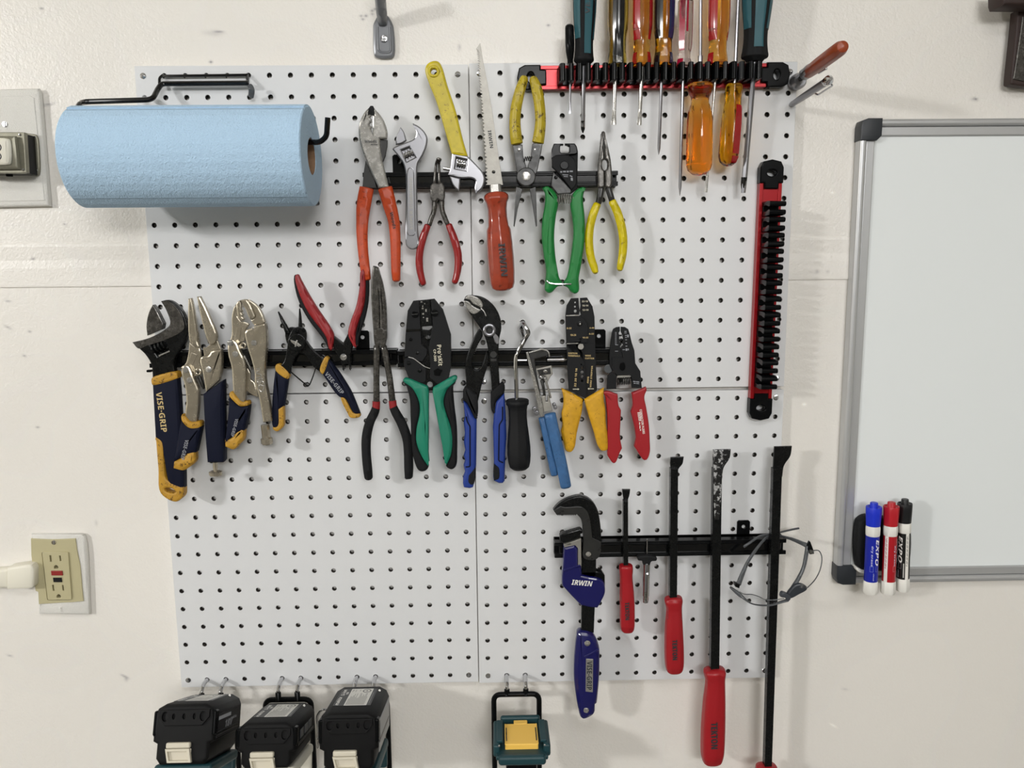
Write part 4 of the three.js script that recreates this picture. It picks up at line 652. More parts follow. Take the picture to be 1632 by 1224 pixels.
// ---------------------------------------------------------------- tools on the two middle bars
{ // 9 big adjustable wrench
  T('adjustable_wrench', 'big black adjustable wrench with navy and mustard cushion grip', 'wrench', 'J', [260, 1190], Z);
  const b = p('body', sp([[195, 70, 1], [240, 64, 0], [292, 98, 0], [330, 158, 0], [346, 230, 0], [336, 285, 0], [300, 345, 0], [268, 400, 0], [282, 490, 1], [150, 505, 1], [142, 425, 0], [112, 372, 0], [75, 335, 0], [35, 300, 1], [130, 275, 0], [212, 232, 0], [246, 196, 0], [224, 120, 0]], Z + 0.0016, Z + 0.0115, 0.0016, [polyV([[130, 302], [205, 268], [246, 346], [178, 378]], Z + 0.0115)]), M.steelBlack);
  p('polished_jaw_face', sp([[201, 74, 1], [238, 70, 0], [284, 106, 0], [316, 160, 0], [326, 222, 0], [300, 248, 0], [210, 290, 0], [120, 318, 0], [72, 334, 0], [40, 302, 1], [130, 279, 0], [214, 236, 0], [250, 198, 0], [228, 120, 0]], Z + 0.011, Z + 0.0122, 0.0003), M.darkSteel, b);
  p('movable_jaw', sp([[150, 90, 1], [162, 104, 0], [210, 195, 1], [204, 226, 1], [120, 262, 1], [115, 205, 0], [128, 135, 0]], Z + 0.001, Z + 0.0115, 0.001), M.darkSteel);
  p('slot_floor', pl([[122, 298], [208, 260], [254, 348], [176, 386]], Z, Z + 0.0016, 0.0003), M.steelBlack, b);
  knurl(150, 340, 226, 306, 28, Z + 0.0085, 4, M.steelBlack, b);
  p('slot_edge', pl([[183, 372], [243, 345], [246, 352], [186, 379]], Z + 0.012, Z + 0.013, 0.0002), M.steel, b);
  p('grip', pl([[146, 535], [286, 495], [296, 600], [303, 720], [322, 1010], [323, 1112], [318, 1130], [236, 1100], [195, 860], [162, 828]], Z - 0.001, Z + 0.0145, 0.0035), M.navy);
  p('grip_collar', sp([[140, 505, 0], [150, 494, 0], [270, 463, 0], [284, 468, 0], [290, 497, 0], [280, 505, 0], [152, 541, 0], [144, 535, 0]], Z - 0.001, Z + 0.0152, 0.0025), M.mustard);
  p('grip_trim', sp([[164, 826, 1], [196, 845, 0], [207, 870, 0], [216, 1010, 0], [228, 1062, 0], [322, 1108, 1], [318, 1160, 0], [275, 1191, 0], [192, 1142, 0], [178, 1000, 0]], Z - 0.0008, Z + 0.0150, 0.0028, [oval(246, 1126, 30, 11, Z + 0.015, 18, 0.28)]), M.mustard);
  p('lettering', txt('VISE\u00b7GRIP', 201, 688, 86.5, 32, Z + 0.0145, 228), M.inkGold);
  p('guard_tab', box(A([142, 456], Z).x, A([142, 456], Z).y, Z + 0.004, 0.006, 0.003, 0.006), M.black);
}
function lockScrew(x0, y0, x1, y1, r, k, z) { const m = mpp([x0, y0], z); p('adjusting_screw', turn(G(x0, y0, z), G(x1, y1, z), [[0, r * m], [0.62, r * m], [0.64, k * 0.7 * m], [0.7, k * m], [0.93, k * m], [1, k * 0.8 * m]], { seg: 18, flute: [9, 0.12, 0.66, 1] }), M.nickel); }
{ // 10 long nose locking pliers
  const z = Z + 0.004;
  T('locking_pliers', 'long nose locking pliers with navy and mustard cushion grips', 'pliers', 'lp', [400, 1700], Z, 'locking pliers');
  p('jaw', sp([[148, 45, 1], [186, 40, 1], [205, 110, 0], [232, 270, 0], [250, 410, 0], [262, 500, 0], [262, 560, 0], [292, 640, 1], [228, 630, 0], [172, 582, 0], [152, 480, 0], [146, 250, 0]], z + 0.002, z + 0.010, 0.0018), M.nickel);
  p('jaw', sp([[252, 22, 1], [292, 17, 1], [350, 130, 0], [430, 310, 0], [500, 490, 0], [492, 560, 0], [455, 600, 0], [412, 612, 1], [388, 560, 0], [355, 470, 0], [330, 380, 0], [285, 190, 0]], z + 0.002, z + 0.010, 0.0018), M.nickel);
  for (let i = 0; i < 9; i++) { const u = i / 8; p('tooth', pl([[252 + u * 22, 440 + u * 150], [272 + u * 20, 448 + u * 150], [254 + u * 22, 456 + u * 150]], z + 0.003, z + 0.0095, 0.0002), M.nickel); p('tooth', pl([[352 + u * 44, 430 + u * 148], [336 + u * 44, 440 + u * 148], [356 + u * 44, 446 + u * 148]], z + 0.003, z + 0.0095, 0.0002), M.nickel); }
  p('jaw_arm', sp([[165, 575, 1], [225, 625, 0], [290, 645, 1], [312, 745, 1], [290, 800, 0], [320, 960, 0], [230, 990, 0], [140, 900, 0], [62, 890, 0], [120, 835, 0], [152, 715, 0]], z, z + 0.005, 0.001, [ring(272, 945, 16, z + 0.005, 16)]), M.nickel);
  p('stamped_panel', pl([[195, 702], [262, 730], [205, 862], [138, 835]], z + 0.0045, z + 0.0056, 0.0003), M.nickel);
  p('jaw_root', pl([[412, 608], [500, 545], [552, 662], [425, 700], [400, 740], [345, 745], [330, 640], [370, 640]], z, z + 0.0045, 0.0008), M.nickel);
  const sh = p('body_shell', sp([[345, 742, 0], [378, 742, 0], [405, 728, 0], [428, 690, 0], [520, 668, 0], [552, 664, 1], [558, 780, 0], [552, 920, 0], [530, 1042, 1], [364, 1192, 1], [345, 1080, 0], [320, 940, 0], [290, 810, 0], [300, 765, 0]], z + 0.001, z + 0.0115, 0.0022), M.nickel);
  p('rivet', rivet(402, 908, 38, z + 0.0115, 0.0025), M.steel, sh);
  p('link_eye', slab(ring(270, 940, 44, z + 0.0065, 22), z + 0.001, z + 0.0065, 0.0008, [ring(272, 945, 16, z + 0.0065, 16)]), M.nickel);
  p('release_link', limb([[285, 985, 34], [310, 1050, 30], [345, 1150, 26]], z + 0.0055, 4), M.gun);
  p('spring', coil(G(290, 1000, z + 0.003), G(345, 1120, z + 0.003), 0.003, 8, 0.0005), M.gun);
  use('J');
  const lv = p('lever', sp([[310, 450, 0], [318, 430, 0], [338, 424, 0], [358, 442, 0], [380, 500, 0], [405, 560, 0], [408, 620, 0], [402, 700, 0], [395, 745, 1], [345, 745, 1], [330, 705, 0], [336, 620, 0], [325, 530, 0], [312, 490, 0]], z + 0.003, z + 0.0125, 0.0022), M.nickel);
  p('rivet', rivet(335, 452, 18, z + 0.0125, 0.0022), M.steel, lv); p('rivet', rivet(358, 510, 17, z + 0.0125, 0.0022), M.steel, lv);
  p('grip', pl([[428, 590], [542, 510], [545, 640], [546, 800], [548, 960], [540, 972], [452, 972], [446, 900], [436, 760]], z - 0.002, z + 0.0145, 0.0038), M.navy);
  p('grip_collar', sp([[312, 702, 0], [330, 715, 0], [362, 745, 0], [412, 742, 0], [418, 765, 0], [405, 780, 0], [352, 780, 0], [308, 735, 0]], z, z + 0.0160, 0.003), M.mustard);
  p('lever_grip', sp([[308, 732, 1], [352, 774, 0], [418, 772, 1], [402, 850, 0], [388, 915, 1], [330, 930, 0], [266, 970, 1], [285, 860, 0], [295, 790, 0]], z, z + 0.0165, 0.003), M.navy);
  p('grip_trim', sp([[266, 962, 1], [322, 940, 0], [342, 915, 0], [384, 905, 1], [381, 970, 0], [350, 998, 0], [318, 1016, 0], [262, 1004, 1]], z - 0.0005, z + 0.0163, 0.0035), M.mustard);
  p('lettering', txt('VISE-GRIP', 330, 898, 107, 20, z + 0.0163, 118), M.inkGrey);
  lockScrew(500, 968, 503, 1042, 13, 37, z + 0.006);
}
{ // 11 curved jaw locking pliers
  const z = Z + 0.002;
  T('locking_pliers', 'curved jaw locking pliers, bare nickel body with one cushioned lever', 'pliers', 'lp', [1000, 1790], Z, 'locking pliers');
  p('jaw', sp([[730, 115, 1], [748, 85, 0], [780, 66, 1], [796, 95, 1], [803, 140, 1], [796, 165, 1], [810, 190, 1], [800, 215, 1], [818, 240, 1], [812, 265, 1], [836, 292, 1], [815, 315, 0], [778, 310, 0], [752, 270, 0], [738, 180, 0]], z + 0.002, z + 0.0105, 0.0018), M.nickel);
  p('jaw', sp([[784, 64, 1], [850, 54, 0], [890, 90, 0], [945, 200, 0], [965, 265, 0], [945, 290, 0], [905, 305, 1], [880, 260, 0], [850, 180, 1], [838, 160, 1], [826, 150, 1], [808, 110, 1]], z + 0.002, z + 0.0105, 0.0018), M.nickel);
  p('jaw_spine', sp([[850, 56, 1], [900, 66, 0], [990, 130, 0], [1050, 225, 0], [1090, 335, 1], [1060, 355, 0], [955, 375, 1], [915, 310, 0], [950, 285, 0], [965, 260, 0], [940, 180, 0], [890, 95, 0]], z, z + 0.008, 0.0016), M.nickel);
  p('jaw_arm', sp([[728, 118, 1], [742, 180, 0], [756, 270, 0], [800, 320, 0], [840, 330, 0], [890, 360, 0], [850, 430, 0], [840, 560, 0], [800, 580, 0], [740, 610, 0], [640, 600, 0], [672, 520, 0], [682, 440, 0], [680, 280, 0], [700, 170, 0]], z, z + 0.006, 0.0012), M.nickel);
  p('stamped_panel', pl([[742, 392], [800, 398], [778, 548], [720, 540]], z + 0.0055, z + 0.0066, 0.0003), M.nickel);
  const sh = p('body_shell', sp([[838, 462, 0], [858, 432, 0], [910, 408, 0], [935, 388, 0], [1088, 346, 1], [1105, 450, 0], [1106, 620, 0], [1092, 780, 0], [1088, 900, 0], [1090, 1020, 0], [1105, 1130, 0], [1130, 1250, 0], [1170, 1540, 1], [1062, 1560, 1], [1010, 1250, 0], [960, 1080, 0], [955, 950, 0], [920, 800, 0], [865, 620, 0]], z + 0.001, z + 0.0125, 0.0022), M.nickel);
  p('rivet', rivet(955, 585, 36, z + 0.0125, 0.0025), M.steel, sh); p('rivet', rivet(943, 404, 15, z + 0.012, 0.0014), M.steel, sh);
  p('stamped_scrawl', [wire([G(990, 905, z + 0.0125), G(1020, 895, z + 0.0125), G(1025, 925, z + 0.0125), G(990, 935, z + 0.0125), G(985, 960, z + 0.0125), G(1040, 970, z + 0.0125), G(1045, 1000, z + 0.0125), G(980, 1010, z + 0.0125)], 0.0006, 0.002, 6), wire([G(985, 1045, z + 0.0125), G(1060, 1010, z + 0.0125), G(1040, 1090, z + 0.0125), G(980, 1060, z + 0.0125), G(1070, 1050, z + 0.0125), G(1085, 1120, z + 0.0125), G(1050, 1190, z + 0.0125), G(1010, 1150, z + 0.0125), G(1020, 1090, z + 0.0125), G(1070, 1110, z + 0.0125)], 0.0006, 0.003, 6)], M.steel, sh);
  p('link_eye', slab(ring(815, 620, 42, z + 0.007, 22), z + 0.001, z + 0.007, 0.0008, [ring(825, 622, 17, z + 0.007, 16)]), M.nickel);
  p('spring', coil(G(830, 660, z + 0.004), G(915, 850, z + 0.004), 0.0035, 12, 0.0005), M.gun);
  p('release_link', limb([[835, 735, 22], [880, 830, 20], [925, 920, 18]], z + 0.008, 3), M.steel);
  p('inner_lever', sp([[868, 880, 1], [910, 960, 0], [910, 1020, 0], [960, 1068, 1], [1010, 1250, 1], [900, 1200, 0], [855, 1150, 0], [850, 1000, 0]], z + 0.001, z + 0.006, 0.001), M.nickel);
  use('J');
  const lv = p('lever', sp([[567, 310, 0], [575, 292, 0], [598, 284, 0], [620, 305, 0], [638, 350, 0], [662, 400, 0], [670, 480, 0], [668, 560, 0], [662, 640, 1], [605, 625, 1], [596, 560, 0], [588, 440, 0], [570, 370, 0]], z + 0.003, z + 0.0135, 0.0022), M.nickel);
  p('rivet', rivet(585, 303, 18, z + 0.0135, 0.0022), M.steel, lv); p('rivet', rivet(612, 365, 17, z + 0.0135, 0.0022), M.steel, lv);
  p('grip_collar', sp([[578, 580, 0], [590, 575, 0], [610, 595, 0], [645, 632, 0], [678, 630, 0], [683, 650, 0], [640, 660, 0], [610, 640, 0], [575, 600, 0]], z, z + 0.0165, 0.003), M.mustard);
  p('lever_grip', sp([[575, 603, 1], [612, 640, 0], [640, 658, 0], [684, 654, 1], [676, 720, 0], [660, 790, 1], [610, 815, 0], [552, 862, 1], [560, 780, 0], [570, 690, 0]], z, z + 0.0170, 0.003), M.navy);
  p('grip_trim', sp([[550, 842, 1], [590, 832, 0], [618, 792, 0], [657, 778, 1], [652, 845, 0], [628, 872, 0], [600, 899, 0], [552, 884, 1]], z - 0.0005, z + 0.0168, 0.0035), M.mustard);
  p('lettering', txt('VISE-GRIP', 608, 775, 108, 17, z + 0.0168, 106), M.inkGrey);
  lockScrew(778, 758, 790, 868, 24, 33, z + 0.0065);
}
{ // 12 snap ring pliers, navy
  T('snap_ring_pliers', 'black snap ring pliers with navy and mustard grips and a wire spring', 'pliers', 'K', [280, 910], Z);
  p('tip', limb([[80, 260, 7, 3], [92, 285, 14, 4], [122, 350, 26, 6], [135, 380, 30, 6]], Z + 0.005, 5), M.steelBlack);
  p('tip', limb([[196, 243, 6, 3], [198, 275, 13, 4], [200, 345, 22, 6], [200, 380, 26, 6]], Z + 0.005, 5), M.steelBlack);
  p('arm', sp([[118, 366, 0], [145, 345, 0], [170, 350, 0], [225, 410, 0], [262, 460, 0], [305, 500, 0], [345, 530, 1], [310, 590, 1], [270, 560, 0], [230, 500, 0], [180, 480, 0], [130, 440, 0]], Z, Z + 0.006, 0.001), M.steelBlack);
  p('arm', sp([[165, 350, 0], [205, 345, 0], [226, 365, 0], [228, 420, 0], [200, 470, 0], [160, 530, 0], [145, 600, 1], [70, 560, 1], [105, 540, 0], [125, 470, 0], [135, 400, 0]], Z + 0.003, Z + 0.009, 0.001), M.steelBlack);
  const d = p('joint', disc(180, 428, 48, Z + 0.004, Z + 0.0105, 0.001), M.steelBlack);
  p('pivot_key', pl([[145, 412], [180, 425], [205, 445], [190, 452], [168, 440], [148, 425]], Z + 0.010, Z + 0.0122, 0.0004), M.steel, d); p('pivot_key', pl([[178, 415], [186, 417], [176, 452], [168, 450]], Z + 0.010, Z + 0.0125, 0.0003), M.steel, d);
  for (const [x, y] of [[128, 375], [180, 366], [218, 362]]) p('head_screw', rivet(x, y, 11, Z + 0.009, 0.0015), M.black);
  p('spring_wire', wire([G(145, 585, Z + 0.008), G(222, 650, Z + 0.008), G(238, 668, Z + 0.008), G(250, 655, Z + 0.008), G(236, 643, Z + 0.008), G(228, 655, Z + 0.009), G(248, 662, Z + 0.009), G(265, 620, Z + 0.008), G(285, 560, Z + 0.008)], 0.0008, 0.003, 6), M.steelBlack);
  p('grip', sp([[62, 575, 1], [100, 600, 0], [133, 625, 1], [122, 700, 0], [110, 775, 1], [90, 790, 0], [84, 870, 0], [62, 896, 0], [47, 885, 0], [43, 800, 0], [50, 670, 0]], Z - 0.001, Z + 0.0095, 0.003), M.navy);
  p('grip_collar', sp([[61, 562, 0], [68, 547, 0], [85, 546, 0], [138, 596, 0], [138, 615, 0], [128, 627, 0], [66, 585, 0]], Z - 0.001, Z + 0.0102, 0.002), M.mustard);
  p('grip_trim', sp([[78, 790, 1], [108, 772, 1], [109, 840, 0], [106, 882, 0], [72, 911, 0], [50, 900, 0], [48, 888, 1], [74, 882, 0]], Z - 0.0008, Z + 0.0100, 0.002), M.mustard);
  p('grip', sp([[350, 518, 1], [400, 580, 0], [440, 640, 0], [475, 700, 0], [522, 815, 1], [492, 818, 0], [440, 735, 0], [405, 722, 0], [318, 602, 1]], Z - 0.001, Z + 0.0095, 0.003), M.navy);
  p('grip_collar', sp([[328, 512, 0], [338, 504, 0], [352, 514, 0], [350, 530, 0], [322, 600, 0], [310, 595, 0], [303, 575, 0]], Z - 0.001, Z + 0.0102, 0.002), M.mustard);
  p('grip_trim', sp([[417, 728, 0], [432, 726, 0], [446, 740, 0], [485, 808, 0], [522, 815, 1], [522, 830, 0], [505, 838, 0], [468, 836, 0], [455, 815, 0]], Z - 0.0008, Z + 0.0100, 0.002), M.mustard);
  p('lettering', txt('VISE-GRIP', 384, 648, 53, 22, Z + 0.0095, 142), M.inkGrey);
}
{ // 13 red and black cutters, upside down
  const z = Z + 0.001;
  T('wire_cutters', 'flush cutters with red and black cushioned grips hanging tips down', 'cutters', 'K', [450, 580], Z);
  p('grip_core', sp([[163, 70, 0], [172, 60, 0], [190, 90, 0], [235, 180, 0], [330, 310, 0], [372, 390, 0], [372, 440, 0], [352, 472, 1], [325, 415, 0], [235, 295, 0], [180, 180, 0]], z - 0.001, z + 0.008, 0.002), M.rubber);
  p('grip', sp([[168, 68, 0], [182, 58, 0], [200, 90, 0], [245, 172, 0], [300, 260, 0], [345, 325, 0], [377, 385, 0], [378, 425, 0], [362, 474, 1], [350, 455, 0], [336, 400, 0], [245, 275, 0], [192, 170, 0]], z + 0.001, z + 0.0115, 0.003), M.red);
  p('grip_core', sp([[540, 32, 0], [556, 42, 0], [567, 80, 0], [566, 200, 0], [548, 295, 0], [515, 395, 0], [500, 462, 1], [490, 400, 0], [520, 280, 0], [540, 160, 0]], z - 0.001, z + 0.008, 0.002), M.rubber);
  p('grip', sp([[524, 42, 0], [540, 30, 0], [549, 60, 0], [550, 150, 0], [543, 225, 0], [510, 325, 0], [497, 385, 0], [498, 461, 1], [480, 440, 0], [456, 385, 0], [466, 325, 0], [500, 228, 0], [519, 120, 0]], z + 0.001, z + 0.0115, 0.003), M.red);
  p('head', sp([[374, 388, 1], [402, 410, 0], [430, 432, 1], [455, 383, 1], [480, 440, 0], [472, 490, 0], [474, 540, 0], [468, 582, 1], [462, 552, 0], [450, 540, 1], [438, 545, 0], [432, 584, 1], [425, 550, 0], [405, 505, 0], [380, 460, 0]], z, z + 0.0085, 0.0012), M.steelBlack);
  const r = p('rivet', rivet(433, 507, 18, z + 0.0085, 0.002), M.steel); p('rivet_dimple', rivet(433, 507, 6, z + 0.0102, 0.0006), M.steel, r);
}
{ // 14 long reach needle nose
  T('long_reach_pliers', 'long reach needle nose pliers with black grips and red bands', 'pliers', 'K', [670, 1172], Z);
  p('jaw', sp([[592, 12, 1], [608, 14, 1], [618, 60, 0], [626, 200, 0], [630, 360, 1], [594, 362, 1], [588, 290, 0], [583, 200, 0], [583, 90, 0]], Z, Z + 0.009, 0.002), M.darkSteel);
  p('jaw', sp([[606, 14, 1], [614, 20, 0], [642, 95, 0], [661, 200, 0], [667, 300, 0], [668, 362, 1], [631, 360, 1], [628, 200, 0], [620, 60, 0]], Z, Z + 0.009, 0.002), M.darkSteel);
  p('joint', sp([[594, 358, 1], [668, 358, 1], [668, 405, 0], [648, 462, 0], [630, 430, 1], [614, 462, 0], [600, 430, 0]], Z, Z + 0.0095, 0.001), M.darkSteel); p('pivot_disc', disc(632, 382, 32, Z + 0.009, Z + 0.0105, 0.0004), M.darkSteel);
  p('shank', limb([[613, 440, 34], [612, 600, 32], [612, 760, 36]], Z + 0.0045, 8), M.darkSteel);
  p('shank', limb([[650, 440, 34], [680, 600, 34], [700, 760, 36]], Z + 0.0045, 8), M.darkSteel);
  p('red_band', limb([[611, 745, 42], [610, 788, 42]], Z + 0.0045, 9.5, { cap: [0.1, 0.1] }), M.red); p('red_band', limb([[698, 741, 42], [703, 785, 42]], Z + 0.0045, 9.5, { cap: [0.1, 0.1] }), M.red);
  p('grip', limb([[610, 780, 44], [602, 805, 48], [576, 860, 50], [558, 940, 52], [557, 1030, 50], [564, 1110, 50], [571, 1174, 44]], Z + 0.0045, 10, { cap: [0.1, 0.8] }), M.rubber);
  p('grip', limb([[702, 776, 44], [715, 805, 48], [748, 865, 52], [778, 950, 52], [785, 1030, 50], [787, 1110, 50], [787, 1168, 42]], Z + 0.0045, 10, { cap: [0.1, 0.8] }), M.rubber);
}
{ // 15 ratchet crimper
  const z = Z, t = z + 0.010;
  T('ratchet_crimper', 'black ratchet crimper with green and black grips', 'crimper', 'L', [300, 1115], Z);
  p('rear_grip', sp([[92, 560, 1], [150, 600, 0], [185, 690, 0], [190, 760, 0], [170, 860, 0], [170, 940, 0], [205, 1030, 0], [240, 1085, 0], [228, 1110, 0], [200, 1120, 0], [176, 1110, 0], [148, 1040, 0], [135, 950, 0], [130, 800, 0], [122, 660, 0]], z, z + 0.014, 0.004), M.rubber);
  p('rear_grip', sp([[405, 548, 1], [390, 600, 0], [395, 700, 0], [412, 850, 0], [414, 1000, 0], [408, 1085, 0], [385, 1106, 0], [360, 1100, 0], [346, 1084, 0], [370, 1020, 0], [380, 920, 0], [370, 850, 0], [340, 760, 0], [325, 690, 0], [345, 615, 0]], z, z + 0.014, 0.004), M.rubber);
  p('green_grip', sp([[84, 564, 0], [90, 550, 0], [110, 549, 0], [234, 600, 1], [240, 630, 1], [238, 1086, 1], [200, 1030, 0], [166, 940, 0], [166, 860, 0], [186, 760, 0], [181, 690, 0], [142, 612, 0]], z + 0.002, z + 0.0165, 0.003), M.teal);
  p('green_grip', sp([[412, 540, 0], [413, 556, 0], [352, 620, 0], [331, 690, 0], [346, 760, 0], [376, 850, 0], [386, 920, 0], [376, 1020, 0], [348, 1083, 1], [322, 950, 0], [264, 632, 1], [268, 606, 1], [340, 562, 0], [398, 534, 0]], z + 0.002, z + 0.0165, 0.003), M.teal);
  use('rc');
  const b = p('rear_plate', pl([[225, 115], [490, 88], [600, 222], [700, 540], [706, 930], [668, 1105], [560, 1250], [240, 1250], [172, 1095], [105, 930], [130, 560], [155, 240]], z, z + 0.006, 0.0008, [polyV([[335, 440], [462, 430], [466, 450], [425, 482], [340, 478]], z + 0.006), ring(435, 1170, 38, z + 0.006)]), M.steelBlack);
  p('left_plate', pl([[155, 240], [225, 115], [300, 106], [318, 440], [322, 490], [325, 560], [330, 660], [405, 730], [395, 800], [340, 880], [250, 870], [165, 815], [115, 830], [130, 510]], z + 0.005, t, 0.0007), M.blackMatte);
  p('frame_step', pl([[135, 468], [322, 466], [322, 496], [134, 506]], t - 0.001, t + 0.0012, 0.0003), M.blackGloss);
  p('right_plate', pl([[440, 95], [490, 90], [598, 224], [698, 542], [703, 928], [668, 1100], [600, 1160], [520, 1160], [430, 1080], [440, 900], [420, 720], [440, 560], [470, 430]], z + 0.005, t, 0.0007), M.blackMatte);
  p('lower_plate', pl([[115, 850], [165, 818], [230, 830], [330, 920], [385, 950], [385, 1130], [240, 1180], [172, 1095], [108, 930]], z + 0.005, t - 0.001, 0.0007), M.blackMatte);
  p('die_block', pl([[300, 108], [437, 98], [462, 425], [330, 432]], z + 0.005, t + 0.001, 0.0005), M.steelBlack);
  for (const [x, y, w, h] of [[330, 128, 10, 8], [345, 185, 6, 12], [345, 212, 12, 7], [387, 236, 9, 18], [350, 278, 12, 10], [355, 325, 8, 7], [402, 352, 12, 24], [370, 150, 5, 6]]) p('die_notch', pl([[x - w, y - h], [x + w, y - h], [x + w, y + h], [x - w, y + h]], t + 0.0004, t + 0.0014, 0.0001), M.steel);
  for (const [x, y] of [[247, 285], [495, 268]]) { const s = p('slotted_screw', disc(x, y, 44, t - 0.0005, t + 0.0022, 0.0006), M.black); p('slot_edge', pl([[x - 38, y - 2], [x + 38, y - 12], [x + 38, y], [x - 38, y + 10]], t + 0.0016, t + 0.0026, 0), M.gun, s); }
  for (const [x, y, r] of [[195, 602, 24], [278, 772, 22], [168, 898, 26], [305, 990, 28], [415, 580, 36], [520, 1030, 34]]) p('bolt', rivet(x, y, r, t - 0.0008, 0.0022), M.steelBlack);
  p('spring_wire', wire([G(165, 822, t + 0.0004), G(225, 835, t + 0.0004), G(372, 945, t + 0.0004), G(438, 966, t + 0.0004)], 0.0007, 0.003, 6), M.steel);
  p('lettering', [txt("Pro'sKit", 562, 800, 87, 52, t, 265), txt('CP-300', 500, 800, 87, 30, t, 150)], M.inkLight);
  p('pawl', pl([[480, 995], [540, 960], [590, 985], [560, 1060], [500, 1050]], t - 0.0005, t + 0.0015, 0.0005), M.black);
}
{ // 16 groove joint pliers, blue
  T('groove_joint_pliers', 'black groove joint pliers with blue and black cushioned grips', 'pliers', 'L', [580, 1220], Z);
  p('upper_jaw', sp([[455, 72, 1], [470, 45, 0], [500, 40, 0], [575, 54, 0], [640, 105, 0], [678, 178, 0], [685, 245, 0], [672, 310, 0], [668, 450, 0], [676, 590, 1], [628, 640, 1], [618, 500, 0], [598, 340, 0], [568, 262, 0], [530, 205, 0], [482, 135, 0]], Z, Z + 0.0095, 0.0018), M.steelBlack);
  p('jaw_insert', sp([[462, 62, 1], [475, 44, 0], [505, 42, 0], [556, 66, 0], [573, 100, 0], [566, 122, 1], [545, 108, 0], [512, 92, 0], [492, 70, 0]], Z + 0.006, Z + 0.0108, 0.0012), M.steel);
  p('jaw_insert', sp([[455, 72, 1], [488, 80, 0], [505, 100, 0], [535, 118, 0], [562, 130, 1], [545, 145, 0], [515, 156, 0], [488, 138, 0], [465, 98, 0]], Z + 0.006, Z + 0.0108, 0.0012), M.steel);
  p('jaw_spring_wire', wire([G(560, 120, Z + 0.0098), G(580, 138, Z + 0.0098), G(592, 168, Z + 0.0098)], 0.0007, 0.003, 6), M.steel);
  p('slotted_arm', sp([[552, 246, 0], [572, 282, 0], [540, 345, 0], [512, 420, 0], [506, 470, 0], [530, 496, 0], [558, 482, 0], [596, 372, 1], [614, 420, 1], [598, 480, 0], [565, 590, 0], [542, 690, 1], [468, 630, 1], [470, 560, 0], [466, 450, 0], [498, 345, 0], [530, 275, 0]], Z, Z + 0.007, 0.0012), M.steelBlack);
  for (let i = 0; i < 9; i++) p('groove_tooth', pl([[555 - i * 5.5, 300 + i * 13], [562 - i * 5.5, 306 + i * 13], [551 - i * 5.5, 310 + i * 13]], Z + 0.002, Z + 0.0065, 0.0002), M.gun);
  const n = p('pivot_nut', slab(ring(612, 255, 41, Z + 0.015, 28), Z + 0.008, Z + 0.0145, 0.002, [ring(612, 255, 19, Z + 0.015, 18)]), M.chromeSoft);
  p('pivot_core', disc(612, 255, 18, Z + 0.0085, Z + 0.0105, 0.0004), M.gun, n);
  p('pivot_lever', sp([[640, 272, 0], [655, 280, 0], [668, 300, 0], [672, 338, 1], [655, 338, 0], [636, 300, 0]], Z + 0.009, Z + 0.0125, 0.001), M.chromeSoft);
  p('stamp', [disc(637, 402, 20, Z + 0.0093, Z + 0.0099, 0.0001), pl([[620, 428], [656, 428], [656, 442], [620, 442]], Z + 0.0093, Z + 0.0099, 0.0001)], M.gun);
  p('grip_collar', sp([[452, 620, 1], [466, 600, 0], [540, 650, 1], [542, 760, 0], [533, 802, 1], [512, 772, 0], [472, 700, 0], [450, 680, 1]], Z - 0.001, Z + 0.0115, 0.003), M.rubber);
  p('grip', pl([[453, 686], [474, 704], [512, 775], [534, 802], [533, 900], [531, 1080], [522, 1180], [512, 1216], [490, 1222], [456, 1216], [450, 1190], [452, 1150], [463, 1120], [454, 1080], [464, 1050], [455, 1020], [465, 990], [456, 940], [462, 880], [455, 820], [462, 780]], Z - 0.001, Z + 0.013, 0.0035), M.blue);
  p('grip_inset', wire([G(470, 780, Z + 0.013), G(478, 815, Z + 0.013), G(494, 840, Z + 0.013), G(494, 1085, Z + 0.013), G(468, 1088, Z + 0.013)], 0.0009, 0.002, 6), M.navy);
  p('grip_end', sp([[486, 1140, 1], [530, 1088, 1], [528, 1150, 0], [518, 1192, 1], [502, 1198, 0], [484, 1182, 0]], Z + 0.010, Z + 0.0138, 0.0012), M.rubber);
  p('grip_collar', sp([[620, 635, 1], [650, 605, 0], [695, 568, 1], [707, 600, 0], [702, 635, 0], [655, 690, 0], [640, 768, 1], [624, 740, 0]], Z - 0.001, Z + 0.0115, 0.003), M.rubber);
  p('grip', pl([[640, 772], [655, 692], [704, 638], [712, 760], [716, 900], [710, 1010], [706, 1175], [694, 1190], [672, 1191], [640, 1176], [635, 1150], [640, 1060], [637, 940], [634, 850]], Z - 0.001, Z + 0.013, 0.0035), M.blue);
  p('grip_inset', wire([G(692, 720, Z + 0.013), G(692, 800, Z + 0.013), G(672, 830, Z + 0.013), G(668, 1050, Z + 0.013), G(696, 1062, Z + 0.013)], 0.0009, 0.002, 6), M.navy);
  p('grip_end', sp([[640, 1070, 1], [668, 1090, 0], [674, 1110, 0], [670, 1160, 0], [640, 1172, 1], [636, 1120, 0]], Z + 0.010, Z + 0.0138, 0.0012), M.rubber);
}
